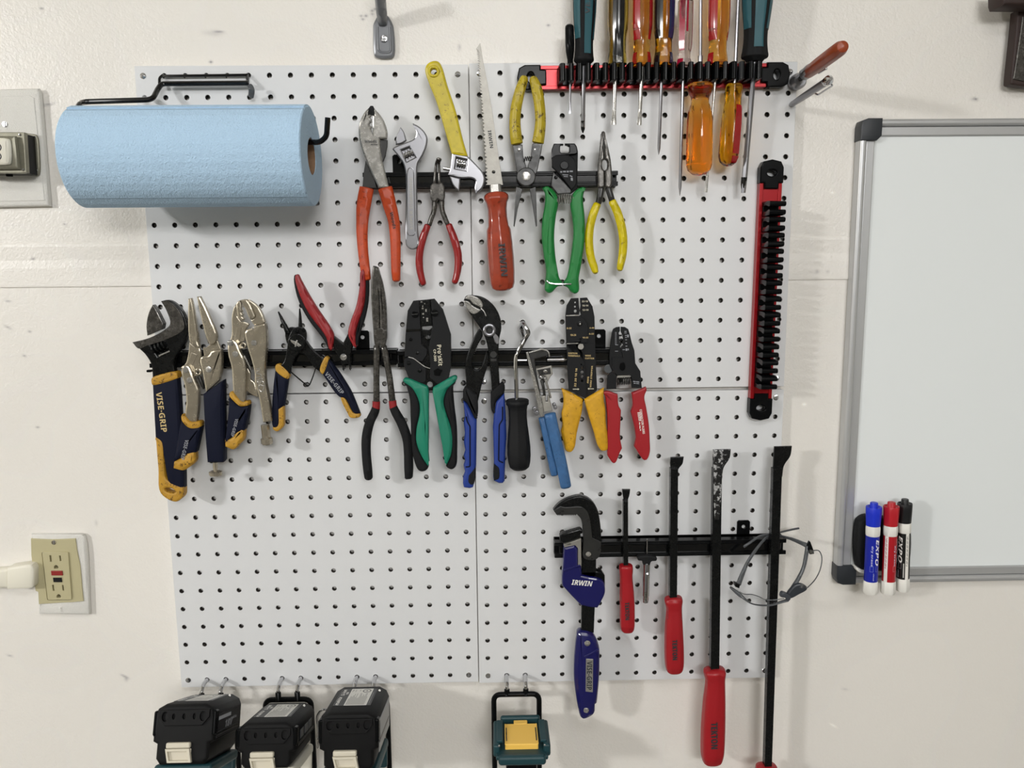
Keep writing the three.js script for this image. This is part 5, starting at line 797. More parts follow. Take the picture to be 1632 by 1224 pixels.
{ // 17 hook tool
  T('hook_tool', 'chrome hooked puller with a fat black handle', 'hook tool', 'M', [140, 1072], Z);
  const z = Z + 0.006, P = [[124, 668, z], [122, 560, z], [118, 440, z], [122, 400, z], [145, 350, z], [175, 295, z], [192, 262, z], [186, 240, z + 0.002], [168, 212, z - 0.002], [158, 205, z - 0.008], [152, 225, z - 0.013], [158, 260, z - 0.016], [168, 290, z - 0.018]].map(q => G(...q));
  const c = curve(P, 5); p('hooked_shaft', skin(c, c.map((_, i) => i > c.length - 8 ? 0.0026 - (i - c.length + 8) * 0.0002 : 0.0027), 14), M.chrome);
  const m = mpp([140, 850], z);
  p('handle', turn(G(128, 653, z), G(141, 1074, z), [[0, 20 * m], [0.004, 62 * m], [0.02, 68 * m], [0.07, 67 * m], [0.095, 58 * m], [0.16, 56 * m], [0.25, 55 * m], [0.36, 58 * m], [0.5, 65 * m], [0.65, 71 * m], [0.78, 72 * m], [0.88, 68 * m], [0.95, 58 * m], [0.985, 40 * m], [1, 3 * m]], { seg: 30, crease: 0.9, flute: [6, 0.04, 0.12, 0.9] }), M.blackMatte);
}
{ // 18 blue handled punch tool
  const z = Z;
  T('flanging_pliers', 'steel linkage pliers with two slim blue dipped handles', 'pliers', 'hb', [340, 1170], Z);
  p('side_arm', pl([[83, 190], [98, 185], [150, 370], [212, 600], [200, 660], [182, 640], [150, 480]], z + 0.008, z + 0.0105, 0.0004), M.steel);
  p('head_block', pl([[104, 190], [198, 160], [240, 176], [244, 214], [146, 238], [160, 340], [190, 500], [170, 520], [140, 400], [104, 262]], z, z + 0.009, 0.001), M.gun);
  p('anvil_lip', wire([G(104, 190, z + 0.009), G(198, 164, z + 0.009), G(238, 176, z + 0.009), G(250, 196, z + 0.009), G(252, 220, z + 0.009)], 0.001, 0.004, 8), M.steel);
  p('cross_pin', turn(G(236, 243, z + 0.006), G(378, 241, z + 0.006), [[0, 0.0022], [0.6, 0.0022], [0.85, 0.0026], [1, 0.0004]], { seg: 12 }), M.chrome); p('cross_pin', rod(G(18, 246, z + 0.005), G(88, 246, z + 0.005), 0.0016), M.chrome);
  p('bracket', pl([[156, 308], [268, 284], [278, 345], [262, 362], [240, 402], [226, 360], [168, 348]], z + 0.004, z + 0.0095, 0.0008), M.satin); p('bracket_face', pl([[164, 316], [258, 300], [264, 345], [180, 356]], z + 0.009, z + 0.0105, 0.0006), M.gun);
  p('bolt', rivet(224, 326, 16, z + 0.0105, 0.003), M.chrome); p('bolt', rivet(186, 366, 14, z + 0.0105, 0.003), M.chrome);
  p('toggle_link', limb([[196, 385, 22], [210, 450, 20], [218, 510, 20]], z + 0.011, 4), M.gun); p('toggle_link', limb([[216, 365, 16], [240, 440, 16], [262, 520, 16]], z + 0.010, 4), M.steel);
  p('yoke', pl([[194, 506], [224, 502], [228, 545], [240, 545], [240, 502], [250, 504], [276, 615], [214, 622]], z + 0.004, z + 0.014, 0.001), M.satin);
  for (const [x, y, s] of [[146, 600, 1], [162, 628, 1], [288, 570, 0.8], [296, 590, 0.8]]) p('side_nut', disc(x, y, 17 * s, z + 0.004, z + 0.011, 0.001), M.chromeSoft);
  p('handle', limb([[200, 655, 56, 10, z + 0.004], [240, 830, 58, 10, z + 0.004], [275, 1000, 58, 10, z + 0.004], [290, 1082, 52, 10, z + 0.004]], z, 10, { cap: [0.2, 0.5], pow: 3.2 }), M.blueDip);
  p('handle', limb([[254, 625, 84, 12, z + 0.011], [290, 790, 84, 12, z + 0.011], [340, 1000, 82, 12, z + 0.011], [374, 1172, 78, 12, z + 0.011]], z, 12, { cap: [0.25, 0.5], pow: 3.2 }), M.blueDip);
}
{ // 19 crimper-stripper, yellow
  const t = Z + 0.0045;
  T('wire_stripper', 'flat black wire stripper and crimper with yellow grips', 'wire stripper', 'M', [525, 968], Z);
  const b = p('left_blade', pl([[445, 58], [490, 56], [492, 100], [497, 130], [492, 155], [416, 157], [416, 163], [492, 161], [520, 175], [545, 210], [540, 320], [490, 322], [418, 322], [418, 327], [488, 327], [515, 380], [530, 500], [535, 652], [515, 642], [432, 600], [424, 480], [412, 160], [420, 100]], Z + 0.0005, t, 0.0004, [ring(470, 82, 5, t, 10), ring(469, 107, 6, t, 10), ring(471, 133, 9, t, 12), ring(501, 302, 8, t, 10), ring(511, 445, 9, t, 10), ring(511, 470, 10, t, 10), ring(511, 495, 10, t, 10), ring(511, 520, 9, t, 10), ring(511, 545, 8, t, 10)]), M.blackMatte);
  const r = p('right_blade', pl([[499, 56], [540, 53], [572, 105], [584, 165], [588, 330], [594, 480], [600, 600], [540, 652], [530, 640], [520, 480], [500, 380], [520, 330], [470, 290], [470, 180], [505, 155], [498, 130], [503, 100]], Z - 0.0005 - 0.0016, Z + 0.0022, 0.0004), M.blackMatte);
  p('blade_edge', pl([[416, 156], [491, 154], [491, 160], [416, 163]], t - 0.0008, t + 0.0003, 0), M.steel, b); p('blade_edge', pl([[418, 323], [488, 320], [488, 325], [418, 328]], t - 0.0008, t + 0.0003, 0), M.steel, b);
  const s = p('pivot_screw', rivet(495, 208, 15, t, 0.0018), M.steelBlack); p('screw_glint', rivet(498, 209, 6, t + 0.0012, 0.0008), M.steel, s);
  p('bolt_hole', disc(503, 343, 17, t - 0.0006, t + 0.0004, 0), M.satin, b);
  p('lettering', [txt('22-18', 527, 75, 0, 10, t - 0.002, 36), txt('16-14', 529, 100, 0, 10, t - 0.002, 36), txt('12-10', 530, 126, 0, 10, t - 0.002, 36)], M.inkLight, r);
  p('lettering', [txt('8-32', 434, 234, 0, 10, t, 28), txt('10-24', 458, 274, 0, 11, t, 34), txt('4-40', 568, 232, 0, 9, t - 0.002, 28), txt('6-32', 566, 267, 0, 9, t - 0.002, 28), txt('10-32', 530, 289, 0, 9, t, 34), txt('IGNITION', 455, 382, 2, 9, t, 54), txt('TERMINALS', 462, 397, 2, 9, t, 70), txt('WIRE', 545, 396, 2, 9, t, 34), txt('CUTTER', 555, 412, 2, 9, t, 54), txt('22 20 18 16', 473, 525, -86, 11, t, 110), txt('WIRE STRIPPER', 565, 520, -86, 9, t - 0.002, 130), txt('AWG', 545, 540, -86, 10, t, 40)], M.inkGold, b);
  p('arrow_mark', [pl([[456, 592], [485, 592], [485, 588], [494, 594], [485, 600], [485, 596], [456, 596]], t - 0.0003, t + 0.0003, 0), pl([[580, 590], [552, 590], [552, 586], [543, 592], [552, 598], [552, 594], [580, 594]], t - 0.0003, t + 0.0003, 0)], M.inkLight, b);
  p('grip', sp([[388, 590, 1], [450, 618, 0], [516, 656, 1], [512, 720, 0], [496, 790, 0], [480, 860, 0], [466, 945, 0], [445, 968, 0], [418, 962, 0], [404, 920, 0], [392, 870, 0], [388, 845, 0], [396, 810, 0], [393, 770, 0], [391, 740, 0], [400, 700, 0], [401, 640, 0]], Z - 0.001, Z + 0.0095, 0.003), M.yellow);
  p('grip', sp([[641, 588, 1], [640, 660, 0], [650, 715, 0], [652, 790, 0], [660, 850, 0], [665, 920, 0], [660, 955, 0], [628, 960, 0], [605, 930, 0], [582, 850, 0], [552, 755, 0], [524, 657, 1], [585, 622, 0]], Z - 0.001, Z + 0.0095, 0.003), M.yellow);
}
{ // 20 connector pliers, red
  const z = Z, t = Z + 0.0065;
  T('connector_pliers', 'small black connector pliers with flat red grips', 'pliers', 'st', [790, 2200], Z);
  p('left_jaw', pl([[640, 500], [655, 468], [690, 448], [735, 442], [736, 495], [720, 518], [722, 535], [740, 545], [760, 540], [760, 560], [728, 562], [725, 590], [735, 606], [772, 602], [772, 616], [725, 618], [735, 640], [760, 655], [738, 690], [745, 720], [770, 790], [768, 850], [860, 1040], [640, 1000], [608, 930], [604, 800], [618, 640]], z, t - 0.002, 0.0005), M.blackMatte);
  p('right_jaw', pl([[748, 442], [800, 445], [840, 470], [856, 520], [885, 640], [918, 740], [930, 900], [960, 950], [992, 1000], [1000, 1090], [1012, 1212], [884, 1212], [880, 1065], [860, 1048], [700, 1052], [650, 1000], [625, 960], [640, 935], [640, 830], [770, 830], [768, 790], [742, 720], [760, 690], [780, 670], [762, 650], [780, 606], [768, 545], [748, 500]], z + 0.002, t, 0.0006), M.blackMatte);
  p('left_handle_plate', pl([[580, 1060], [640, 1000], [700, 1050], [692, 1090], [690, 1224], [570, 1224]], z, t - 0.002, 0.0005), M.blackMatte);
  p('pivot', sp([[740, 905, 0], [775, 885, 0], [800, 920, 0], [800, 970, 0], [770, 995, 0], [735, 970, 0]], t - 0.0005, t + 0.0012, 0.0006), M.black);
  p('thumb_latch', disc(590, 972, 54, z + 0.0005, z + 0.003, 0.0006), M.smoke);
  p('spring_guide', sp([[694, 1085, 0], [700, 1062, 0], [730, 1052, 0], [840, 1052, 0], [868, 1064, 0], [874, 1090, 0], [785, 1092, 0]], z, z + 0.003, 0.0004), M.satin);
  p('spring', coil(G(700, 1128, z + 0.004), G(872, 1120, z + 0.004), 0.0045, 8, 0.0007), M.steelBlack);
  p('scale_marks', [...Array.from({ length: 9 }, (_, i) => pl([[672, 510 + i * 18], [694, 510 + i * 18], [694, 516 + i * 18], [672, 516 + i * 18]], t - 0.0024, t - 0.0017, 0)), pl([[676, 665], [714, 665], [712, 672], [678, 672]], t - 0.0024, t - 0.0017, 0), pl([[674, 745], [712, 745], [712, 752], [674, 752]], t - 0.0024, t - 0.0017, 0)], M.inkGrey);
  p('lettering', [...bars([[792, 495, 26, 10], [790, 515, 30, 8], [800, 545, 22, 10], [826, 540, 20, 34], [800, 570, 20, 9], [802, 600, 22, 9], [804, 640, 20, 9], [806, 680, 22, 9], [768, 725, 30, 9], [806, 715, 22, 28], [834, 715, 12, 22]], t), ...bars([[900, 1122, 32, 12, 4], [938, 1127, 40, 12, 4], [908, 1146, 26, 10, 3], [942, 1150, 34, 10, 3]], t)], M.inkGrey);
  use('M');
  p('grip', sp([[635, 612, 1], [660, 607, 0], [722, 626, 1], [727, 690, 0], [742, 720, 1], [738, 800, 0], [736, 880, 0], [748, 945, 1], [735, 970, 0], [708, 1030, 0], [694, 1032, 0], [662, 990, 1], [660, 900, 0], [662, 780, 0], [656, 690, 0], [650, 640, 1]], Z - 0.001, Z + 0.0085, 0.0018, [polyV([[672, 985], [715, 992], [696, 1016]], Z + 0.0085)]), M.redHandle);
  p('grip', sp([[806, 618, 1], [850, 600, 0], [890, 583, 1], [894, 600, 1], [880, 640, 0], [890, 700, 0], [906, 800, 0], [912, 900, 0], [912, 970, 0], [896, 1010, 0], [878, 1015, 0], [820, 935, 1], [830, 885, 0], [818, 800, 0], [800, 730, 1], [812, 690, 0]], Z - 0.001, Z + 0.0085, 0.0018, [polyV([[862, 985], [902, 965], [888, 1002]], Z + 0.0085)]), M.redHandle);
  for (const [x, y] of [[690, 635], [704, 645], [680, 630], [712, 912], [716, 930], [710, 940], [838, 622], [850, 630], [828, 630], [856, 900], [852, 915], [860, 922]]) p('dimple', disc(x, y, 4, Z + 0.008, Z + 0.0087, 0), M.redHandle);
  p('lettering', [txt('CONNECTOR PLIERS', 866, 786, 82, 13, Z + 0.0085, 148), ...bars([[838, 732, 16, 5, -2], [839, 741, 16, 5, -2], [840, 750, 16, 5, -2], [842, 759, 16, 5, -2], [843, 768, 16, 5, -2], [845, 777, 16, 5, -2], [848, 790, 5, 14, -1], [850, 808, 5, 20, -1], [853, 832, 5, 8, -1]], Z + 0.0085)], M.white);
}
// ---------------------------------------------------------------- tools on the lower bar
{ // 21 pipe wrench
  const z = Z + 0.004, t = z + 0.013;
  T('pipe_wrench', 'blue pipe wrench with a grey hooked jaw and long blue handle', 'wrench', 'pw', [450, 2260], Z);
  p('shank', pl([[352, 640], [490, 640], [490, 860], [484, 1000], [468, 1400], [345, 1400], [350, 1000]], z + 0.001, z + 0.010, 0.001), M.steelBlack);
  const hj = p('hook_jaw', sp([[72, 205, 1], [100, 170, 0], [145, 130, 0], [240, 84, 0], [340, 66, 0], [440, 108, 0], [500, 190, 0], [530, 320, 0], [542, 500, 0], [535, 620, 0], [510, 670, 0], [470, 692, 0], [400, 690, 0], [362, 662, 0], [362, 560, 0], [366, 470, 0], [345, 300, 0], [302, 240, 1], [105, 250, 1]], z, t - 0.001, 0.002), M.steelBlack);
  p('jaw_side', sp([[76, 208, 1], [140, 165, 1], [190, 176, 0], [345, 172, 0], [400, 210, 0], [425, 270, 0], [440, 360, 0], [452, 470, 1], [540, 515, 1], [535, 620, 0], [510, 668, 0], [470, 690, 0], [400, 688, 0], [364, 662, 0], [364, 560, 0], [368, 470, 0], [347, 300, 0], [302, 243, 1], [105, 250, 1]], t - 0.002, t + 0.001, 0.0006), M.gun, hj);
  for (let i = 0; i < 11; i++) p('jaw_tooth', pl([[112 + i * 17, 246], [128 + i * 17, 245], [117 + i * 17, 257]], z + 0.002, t - 0.001, 0.0002), M.gun, hj);
  p('rivet', rivet(415, 633, 26, t + 0.001, 0.0026), M.steel, hj);
  p('lower_jaw', pl([[135, 455], [155, 440], [335, 388], [354, 398], [352, 415], [338, 425], [340, 470], [170, 528], [138, 498]], z + 0.001, t, 0.0012), M.steelBlack);
  for (let i = 0; i < 9; i++) p('jaw_tooth', pl([[152 + i * 20, 443 - i * 5.8], [166 + i * 20, 439 - i * 5.8], [156 + i * 20, 433 - i * 5.8]], z + 0.002, t - 0.001, 0.0002), M.steelBlack);
  p('jaw_guide', pl([[174, 540], [344, 480], [346, 745], [312, 752], [312, 575], [284, 545], [182, 568]], z + 0.002, t + 0.001, 0.0005, [ring(254, 525, 10, t + 0.001, 12)]), M.satin);
  p('rear_shell', pl([[340, 800], [490, 795], [550, 810], [576, 845], [578, 1000], [560, 1060], [400, 1000]], z - 0.002, t - 0.003, 0.002), M.black);
  const b = p('jaw_housing', sp([[178, 572, 1], [280, 548, 1], [311, 580, 1], [313, 738, 1], [346, 762, 1], [352, 840, 1], [430, 858, 0], [530, 878, 0], [566, 910, 0], [578, 1010, 0], [545, 1090, 0], [505, 1160, 1], [430, 1152, 0], [340, 1132, 1], [250, 1040, 0], [160, 942, 1], [158, 860, 0], [166, 780, 1]], z - 0.001, t + 0.002, 0.0024), M.wrenchBlue);
  p('housing_step', wire([G(166, 792, t + 0.002), G(240, 768, t + 0.002), G(335, 742, t + 0.002)], 0.0015, 0.004, 8), M.wrenchBlue, b);
  p('lettering', txt('IRWIN', 352, 912, 6, 52, t + 0.002, 196, 0.0005, 0.15), M.white, b);
  use('N');
  const h = p('handle', sp([[190, 755, 1], [200, 746, 0], [262, 756, 0], [276, 772, 0], [298, 820, 0], [301, 900, 0], [298, 1000, 0], [288, 1105, 1], [278, 1112, 1], [276, 1152, 0], [262, 1168, 0], [222, 1184, 0], [208, 1178, 0], [196, 1140, 0], [180, 1040, 0], [174, 960, 0], [180, 830, 0]], z - 0.002, t + 0.003, 0.0045), M.wrenchBlue);
  p('name_plate', pl([[232, 878], [268, 880], [266, 1046], [230, 1042]], t + 0.0024, t + 0.0036, 0.0004), M.satin, h);
  p('lettering', txt('VISE-GRIP', 249, 962, 90.5, 25, t + 0.0036, 152), M.ink, h);
  p('bolt', rivet(239, 800, 15, t + 0.0026, 0.002), M.steel, h); p('bolt', rivet(233, 1135, 14, t + 0.0026, 0.002), M.steel, h);
  p('thumb_scallop', wire([G(225, 868, t + 0.003), G(262, 850, t + 0.003), G(296, 828, t + 0.0022)], 0.0014, 0.004, 8), M.wrenchBlue, h);
}
// pry bars: blade outline, shaft from-to with width, handle line
function pryBar(label, key, blade, s0, s1, w, hand, word, wear) {
  const z = Z, [hx, hy] = hand[hand.length - 1];
  T('pry_bar', label, 'pry bar', key, [hx, hy], Z, 'pry bars on the lower magnetic bar');
  const b = p('blade', sp(blade, z, z + 0.0042, 0.0008), wear ? M.wornBlack : M.steelBlack);
  const d = [s1[0] - s0[0], s1[1] - s0[1]], W2 = s1[2] ?? w;
  p('shaft', pl([[s0[0] - w / 2, s0[1]], [s0[0] + w / 2, s0[1]], [s1[0] + W2 / 2, s1[1]], [s1[0] - W2 / 2, s1[1]]], z, z + 0.0105, 0.0007), M.steelBlack);
  if (wear) p('scraped_patch', sp(wear, z + 0.0098, z + 0.0107, 0.0002), M.wornBlack);
  const h = p('handle', limb(hand, z + 0.0065, 20, { cap: [0.25, 0.7], pow: 3 }), M.redHandle);
  if (word) p('lettering', txt('TEKTON', word[0], word[1], 90 - (word[3] ?? 2), word[2] * 0.5, z + 0.0065 + word[4] + 0.0008, word[2] * 2.2, 0.0008), M.ink, h);
}
M.wornBlack = mat(0xffffff, 0.42, 0.3, { map: tex(256, 0.05, i => { const k = clamp((n1[i] * 0.5 + n3[i] * 0.5 - 0.47) * 12), v = 26 + k * (120 + 70 * n2[i]); return [v, v, v]; }) });
pryBar('shortest pry bar with a stubby red handle next to the pipe wrench', 'N', [[413, 32, 1], [453, 32, 1], [450, 58, 0], [443, 80, 1], [441, 120, 1], [419, 120, 1], [420, 80, 1], [416, 58, 0]], [431, 90], [432, 425], 23, [[432, 404, 62, 15], [432, 425, 68, 17], [433, 470, 62, 15], [436, 550, 70, 17], [438, 640, 73, 18], [438, 715, 70, 18], [437, 748, 52, 14]], [438, 640, 42, 2, 0.0088]);
pryBar('second shortest pry bar with a red handle beside the chrome gauge', 'O', [[69, 68, 1], [117, 66, 1], [112, 92, 0], [97, 112, 0], [95, 140, 1], [68, 140, 1], [69, 112, 0], [66, 90, 0]], [82, 110], [78, 605, 27], 28, [[77, 584, 60, 16], [78, 600, 66, 18], [80, 632, 57, 16], [79, 700, 65, 19], [80, 780, 70, 20], [81, 840, 67, 20], [81, 874, 52, 15]], [83, 785, 36, 2, 0.0098]);
pryBar('long pry bar with scraped silver tip and a full length red handle', 'O', [[226, 40, 1], [292, 38, 1], [288, 70, 0], [265, 108, 0], [260, 150, 1], [226, 150, 1], [226, 100, 0]], [243, 110], [233, 872, 32], 33, [[230, 850, 72, 20], [231, 868, 80, 24], [233, 900, 70, 21], [229, 980, 80, 24], [225, 1080, 86, 25], [222, 1170, 82, 25], [220, 1214, 62, 18]], [230, 1105, 48, 2, 0.0122], [[228, 46, 1], [262, 60, 0], [258, 120, 0], [256, 200, 0], [248, 300, 1], [231, 300, 1], [228, 200, 0]]);
pryBar('longest pry bar hanging through the safety glasses', 'O', [[455, 28, 1], [520, 26, 1], [514, 62, 0], [490, 100, 0], [484, 140, 1], [450, 140, 1], [451, 90, 0]], [467, 110], [431, 1240, 27], 33, [[425, 1212, 70, 22], [425, 1230, 78, 25], [424, 1280, 70, 22], [422, 1380, 84, 26], [420, 1480, 84, 26], [418, 1560, 62, 18]]);
{ // tread gauge
  T('depth_gauge', 'small chrome gauge with a black T shaped stop', 'gauge', 'N', [530, 595], Z);
  const z = Z + 0.004, m = mpp([535, 480], z);
  p('probe', rod(G(538, 280, z), G(537, 380, z), 0.0009), M.chrome);
  p('stop_bar', sp([[490, 372, 0], [500, 366, 0], [578, 368, 0], [588, 378, 0], [584, 390, 0], [560, 394, 0], [552, 412, 1], [519, 410, 1], [514, 392, 0], [494, 388, 0]], z - 0.004, z + 0.006, 0.0018), M.blackMatte);
  p('barrel', turn(G(535, 400, z + 0.001), G(529, 597, z + 0.001), [[0, 17 * m], [0.82, 17 * m], [0.83, 14 * m], [0.88, 14 * m], [0.89, 15 * m], [0.99, 14 * m], [1, 11 * m]], { seg: 18 }), M.chrome);
  p('pocket_clip', pl([[530, 405], [541, 405], [534, 545], [526, 545]], z + 0.0055, z + 0.0068, 0.0003), M.chromeSoft); p('clip_bead', rivet(540, 456, 9, z + 0.0066, 0.0016), M.chrome);
}
{ // safety glasses
  T('safety_glasses', 'clear safety glasses with grey temples hooked over the lower magnetic bar', 'glasses', 'gl', [600, 1110], 0.07);
  p('temple', limb([[190, 885, 62, 4, 0.074], [225, 790, 54, 4, 0.07], [300, 620, 40, 3, 0.062], [400, 468, 34, 3, 0.054], [500, 350, 26, 3, 0.042], [560, 302, 22, 3, 0.032], [680, 274, 22, 3, 0.028], [790, 248, 22, 3, 0.026], [892, 228, 24, 3, 0.024]], 0.05, 3), M.smoke);
  p('temple', limb([[1005, 440, 62, 4, 0.078], [930, 405, 50, 4, 0.068], [800, 352, 38, 3, 0.05], [690, 322, 28, 3, 0.034], [610, 302, 24, 3, 0.031], [500, 306, 24, 3, 0.038], [430, 326, 24, 3, 0.044], [350, 378, 26, 3, 0.049], [250, 446, 30, 3, 0.052]], 0.05, 3), M.smoke);
  p('brow_bar', limb([[985, 430, 40, 5, 0.079], [970, 540, 44, 5, 0.081], [940, 680, 40, 5, 0.083], [880, 810, 44, 5, 0.086], [810, 920, 46, 5, 0.088], [755, 1010, 40, 5, 0.089]], 0.08, 5), M.smoke);
  p('hinge', pl([[985, 470], [1025, 392], [1066, 500], [1068, 528], [1020, 535]], 0.074, 0.083, 0.0015), M.black); p('hinge', pl([[155, 862], [215, 880], [205, 925], [160, 905]], 0.07, 0.079, 0.001), M.black);
  p('brow_bar', limb([[96, 902, 22, 5, 0.074], [150, 945, 40, 5, 0.076], [215, 1000, 46, 5, 0.078], [255, 1032, 30, 5, 0.08], [330, 1088, 14, 4, 0.083], [430, 1112, 12, 4, 0.086], [560, 1112, 14, 4, 0.089], [690, 1075, 24, 5, 0.09], [770, 1050, 34, 6, 0.09]], 0.08, 5), M.smoke);
  p('nose_pad', sp([[755, 1000, 0], [800, 925, 0], [860, 876, 0], [930, 872, 0], [988, 915, 0], [978, 945, 0], [900, 990, 0], [790, 1040, 0]], 0.087, 0.093, 0.002), mat(0x2c3036, 0.4));
  p('nose_bridge', sp([[680, 1020, 0], [700, 970, 0], [760, 985, 0], [800, 1020, 0], [790, 1060, 0], [760, 1072, 0], [740, 1040, 0]], 0.086, 0.094, 0.002), mat(0x3c4046, 0.4));
  const patch = (U, V, n = 14) => { const a = curve(U.map(q => G(...q)), 6), b = curve(V.map(q => G(...q)), 6), at2 = (l, t) => { const k = t * (l.length - 1), i = Math.min(l.length - 2, Math.floor(k)); return l[i].clone().lerp(l[i + 1], k - i); }, list = [];
    for (let i = 0; i <= n; i++) { const p0 = at2(a, i / n), p1 = at2(b, i / n), nn = new V3(0, 0, 0.0009), mid = p0.clone().lerp(p1, 0.5).add(new V3(0, 0, 0.003)); list.push([p0.clone().sub(nn), mid.clone().sub(nn), p1.clone().sub(nn), p1.clone().add(nn), mid.clone().add(nn), p0.clone().add(nn)]); } return rings(list); };
  p('lens', patch([[112, 912, 0.076], [250, 1032, 0.08], [330, 1088, 0.083], [430, 1112, 0.086], [560, 1112, 0.089], [740, 1058, 0.09]], [[190, 930, 0.074], [260, 986, 0.07], [350, 990, 0.068], [430, 1015, 0.07], [500, 1048, 0.075], [720, 1038, 0.088]]), M.lens);
  p('lens', patch([[985, 450, 0.08], [970, 560, 0.081], [940, 690, 0.083], [880, 815, 0.086], [830, 900, 0.088]], [[1060, 486, 0.082], [1150, 560, 0.095], [1135, 690, 0.1], [1070, 820, 0.1], [985, 912, 0.095]]), M.lens);
  p('lens_edge', (() => { const c = curve([[1058, 484, 0.082], [1118, 490, 0.09], [1150, 560, 0.096], [1135, 690, 0.1], [1075, 815, 0.1], [985, 912, 0.095]].map(q => G(...q)), 6); return skin(c, c.map(() => 0.0007), 8); })(), M.smoke);
  p('lens_edge', (() => { const c = curve([[205, 960, 0.074], [260, 986, 0.07], [350, 990, 0.068], [430, 1015, 0.07], [500, 1048, 0.075], [600, 1052, 0.082], [720, 1036, 0.088]].map(q => G(...q)), 6); return skin(c, c.map(() => 0.0006), 8); })(), M.smoke);
}
// ---------------------------------------------------------------- battery hangers and batteries
function labelTexture(kind) {
  const c = document.createElement('canvas'); c.width = 512; c.height = 512; const g = c.getContext('2d'); g.fillStyle = '#141516'; g.fillRect(0, 0, 512, 512);
  const side = (s, x, y, px, f = 'bold') => { g.save(); g.translate(x, y); g.rotate(-Math.PI / 2); g.font = `${f} ${px}px sans-serif`; g.fillStyle = '#e8e6e0'; g.textAlign = 'left'; g.textBaseline = 'middle'; g.fillText(s, 0, 0); g.restore(); };
  side('makita', 45, 500, 70, 'bold italic'); side('Li-ion', 55, 210, 70); side('18V', 110, 180, 48);
  g.fillStyle = '#cfcdc6'; g.fillRect(150, 6, 300, 500); g.fillStyle = '#5c5b58'; let s = 5; const r = () => (s = (s * 16807) % 2147483647) / 2147483647;
  for (let i = 0; i < 17; i++) { const x = 168 + i * 15, w = 190 + r() * 230; g.fillRect(x, 500 - w - 10, 6, w); if (r() > 0.5) g.fillRect(x, 30, 6, 40 + r() * 40); }
  g.fillStyle = '#cfcdc6'; g.fillRect(300, 10, 150, 130); g.strokeStyle = '#4a4a48'; g.lineWidth = 16; g.beginPath(); g.ellipse(372, 72, 52, 46, 0, 0, Math.PI * 2); g.stroke(); g.fillStyle = '#4a4a48'; g.beginPath(); g.moveTo(350, 84); g.lineTo(394, 84); g.lineTo(372, 50); g.fill();
  g.strokeStyle = '#e8e6e0'; g.lineWidth = 6; g.strokeRect(150, 6, 300, 500); g.fillStyle = '#8b8a86'; g.fillRect(474, 120, 6, 330);
  const t = new THREE.CanvasTexture(c); t.colorSpace = THREE.SRGBColorSpace; return t;
}
function frameOf(px, py, z, tilt) { const o = at(px, py, z), m = new THREE.Matrix4().makeRotationX(-tilt * G2).setPosition(o); return { o, m }; }
const holderColour = [M.tealDark, M.cream, M.tealDark, M.tealDark];
const HANG = [{ i: 1, px: 343, py: 1106, t: 23.5, w: 0.071, z: 0.064 }, { i: 5, px: 460, py: 1119, t: 17, w: 0.07, z: 0.054 }, { i: 9, px: 578, py: 1093, t: 11.5, w: 0.07, z: 0.053 }, { i: 17, px: 829, py: 1139, t: 3, w: 0.069, z: 0.040 }];
const HLAB = ['black hanger on chrome pegs behind the battery next to the outlet side', 'black loop hanger on chrome pegs behind the middle battery', 'black hanger on chrome pegs behind the battery with a wire clip beside it', 'empty teal battery hanger with a yellow contact cover'];
const BLAB = ['black power tool battery with printed side panel, tipped up most', 'black power tool battery below its visible loop hanger', 'tall black power tool battery with a plain silver side panel'];
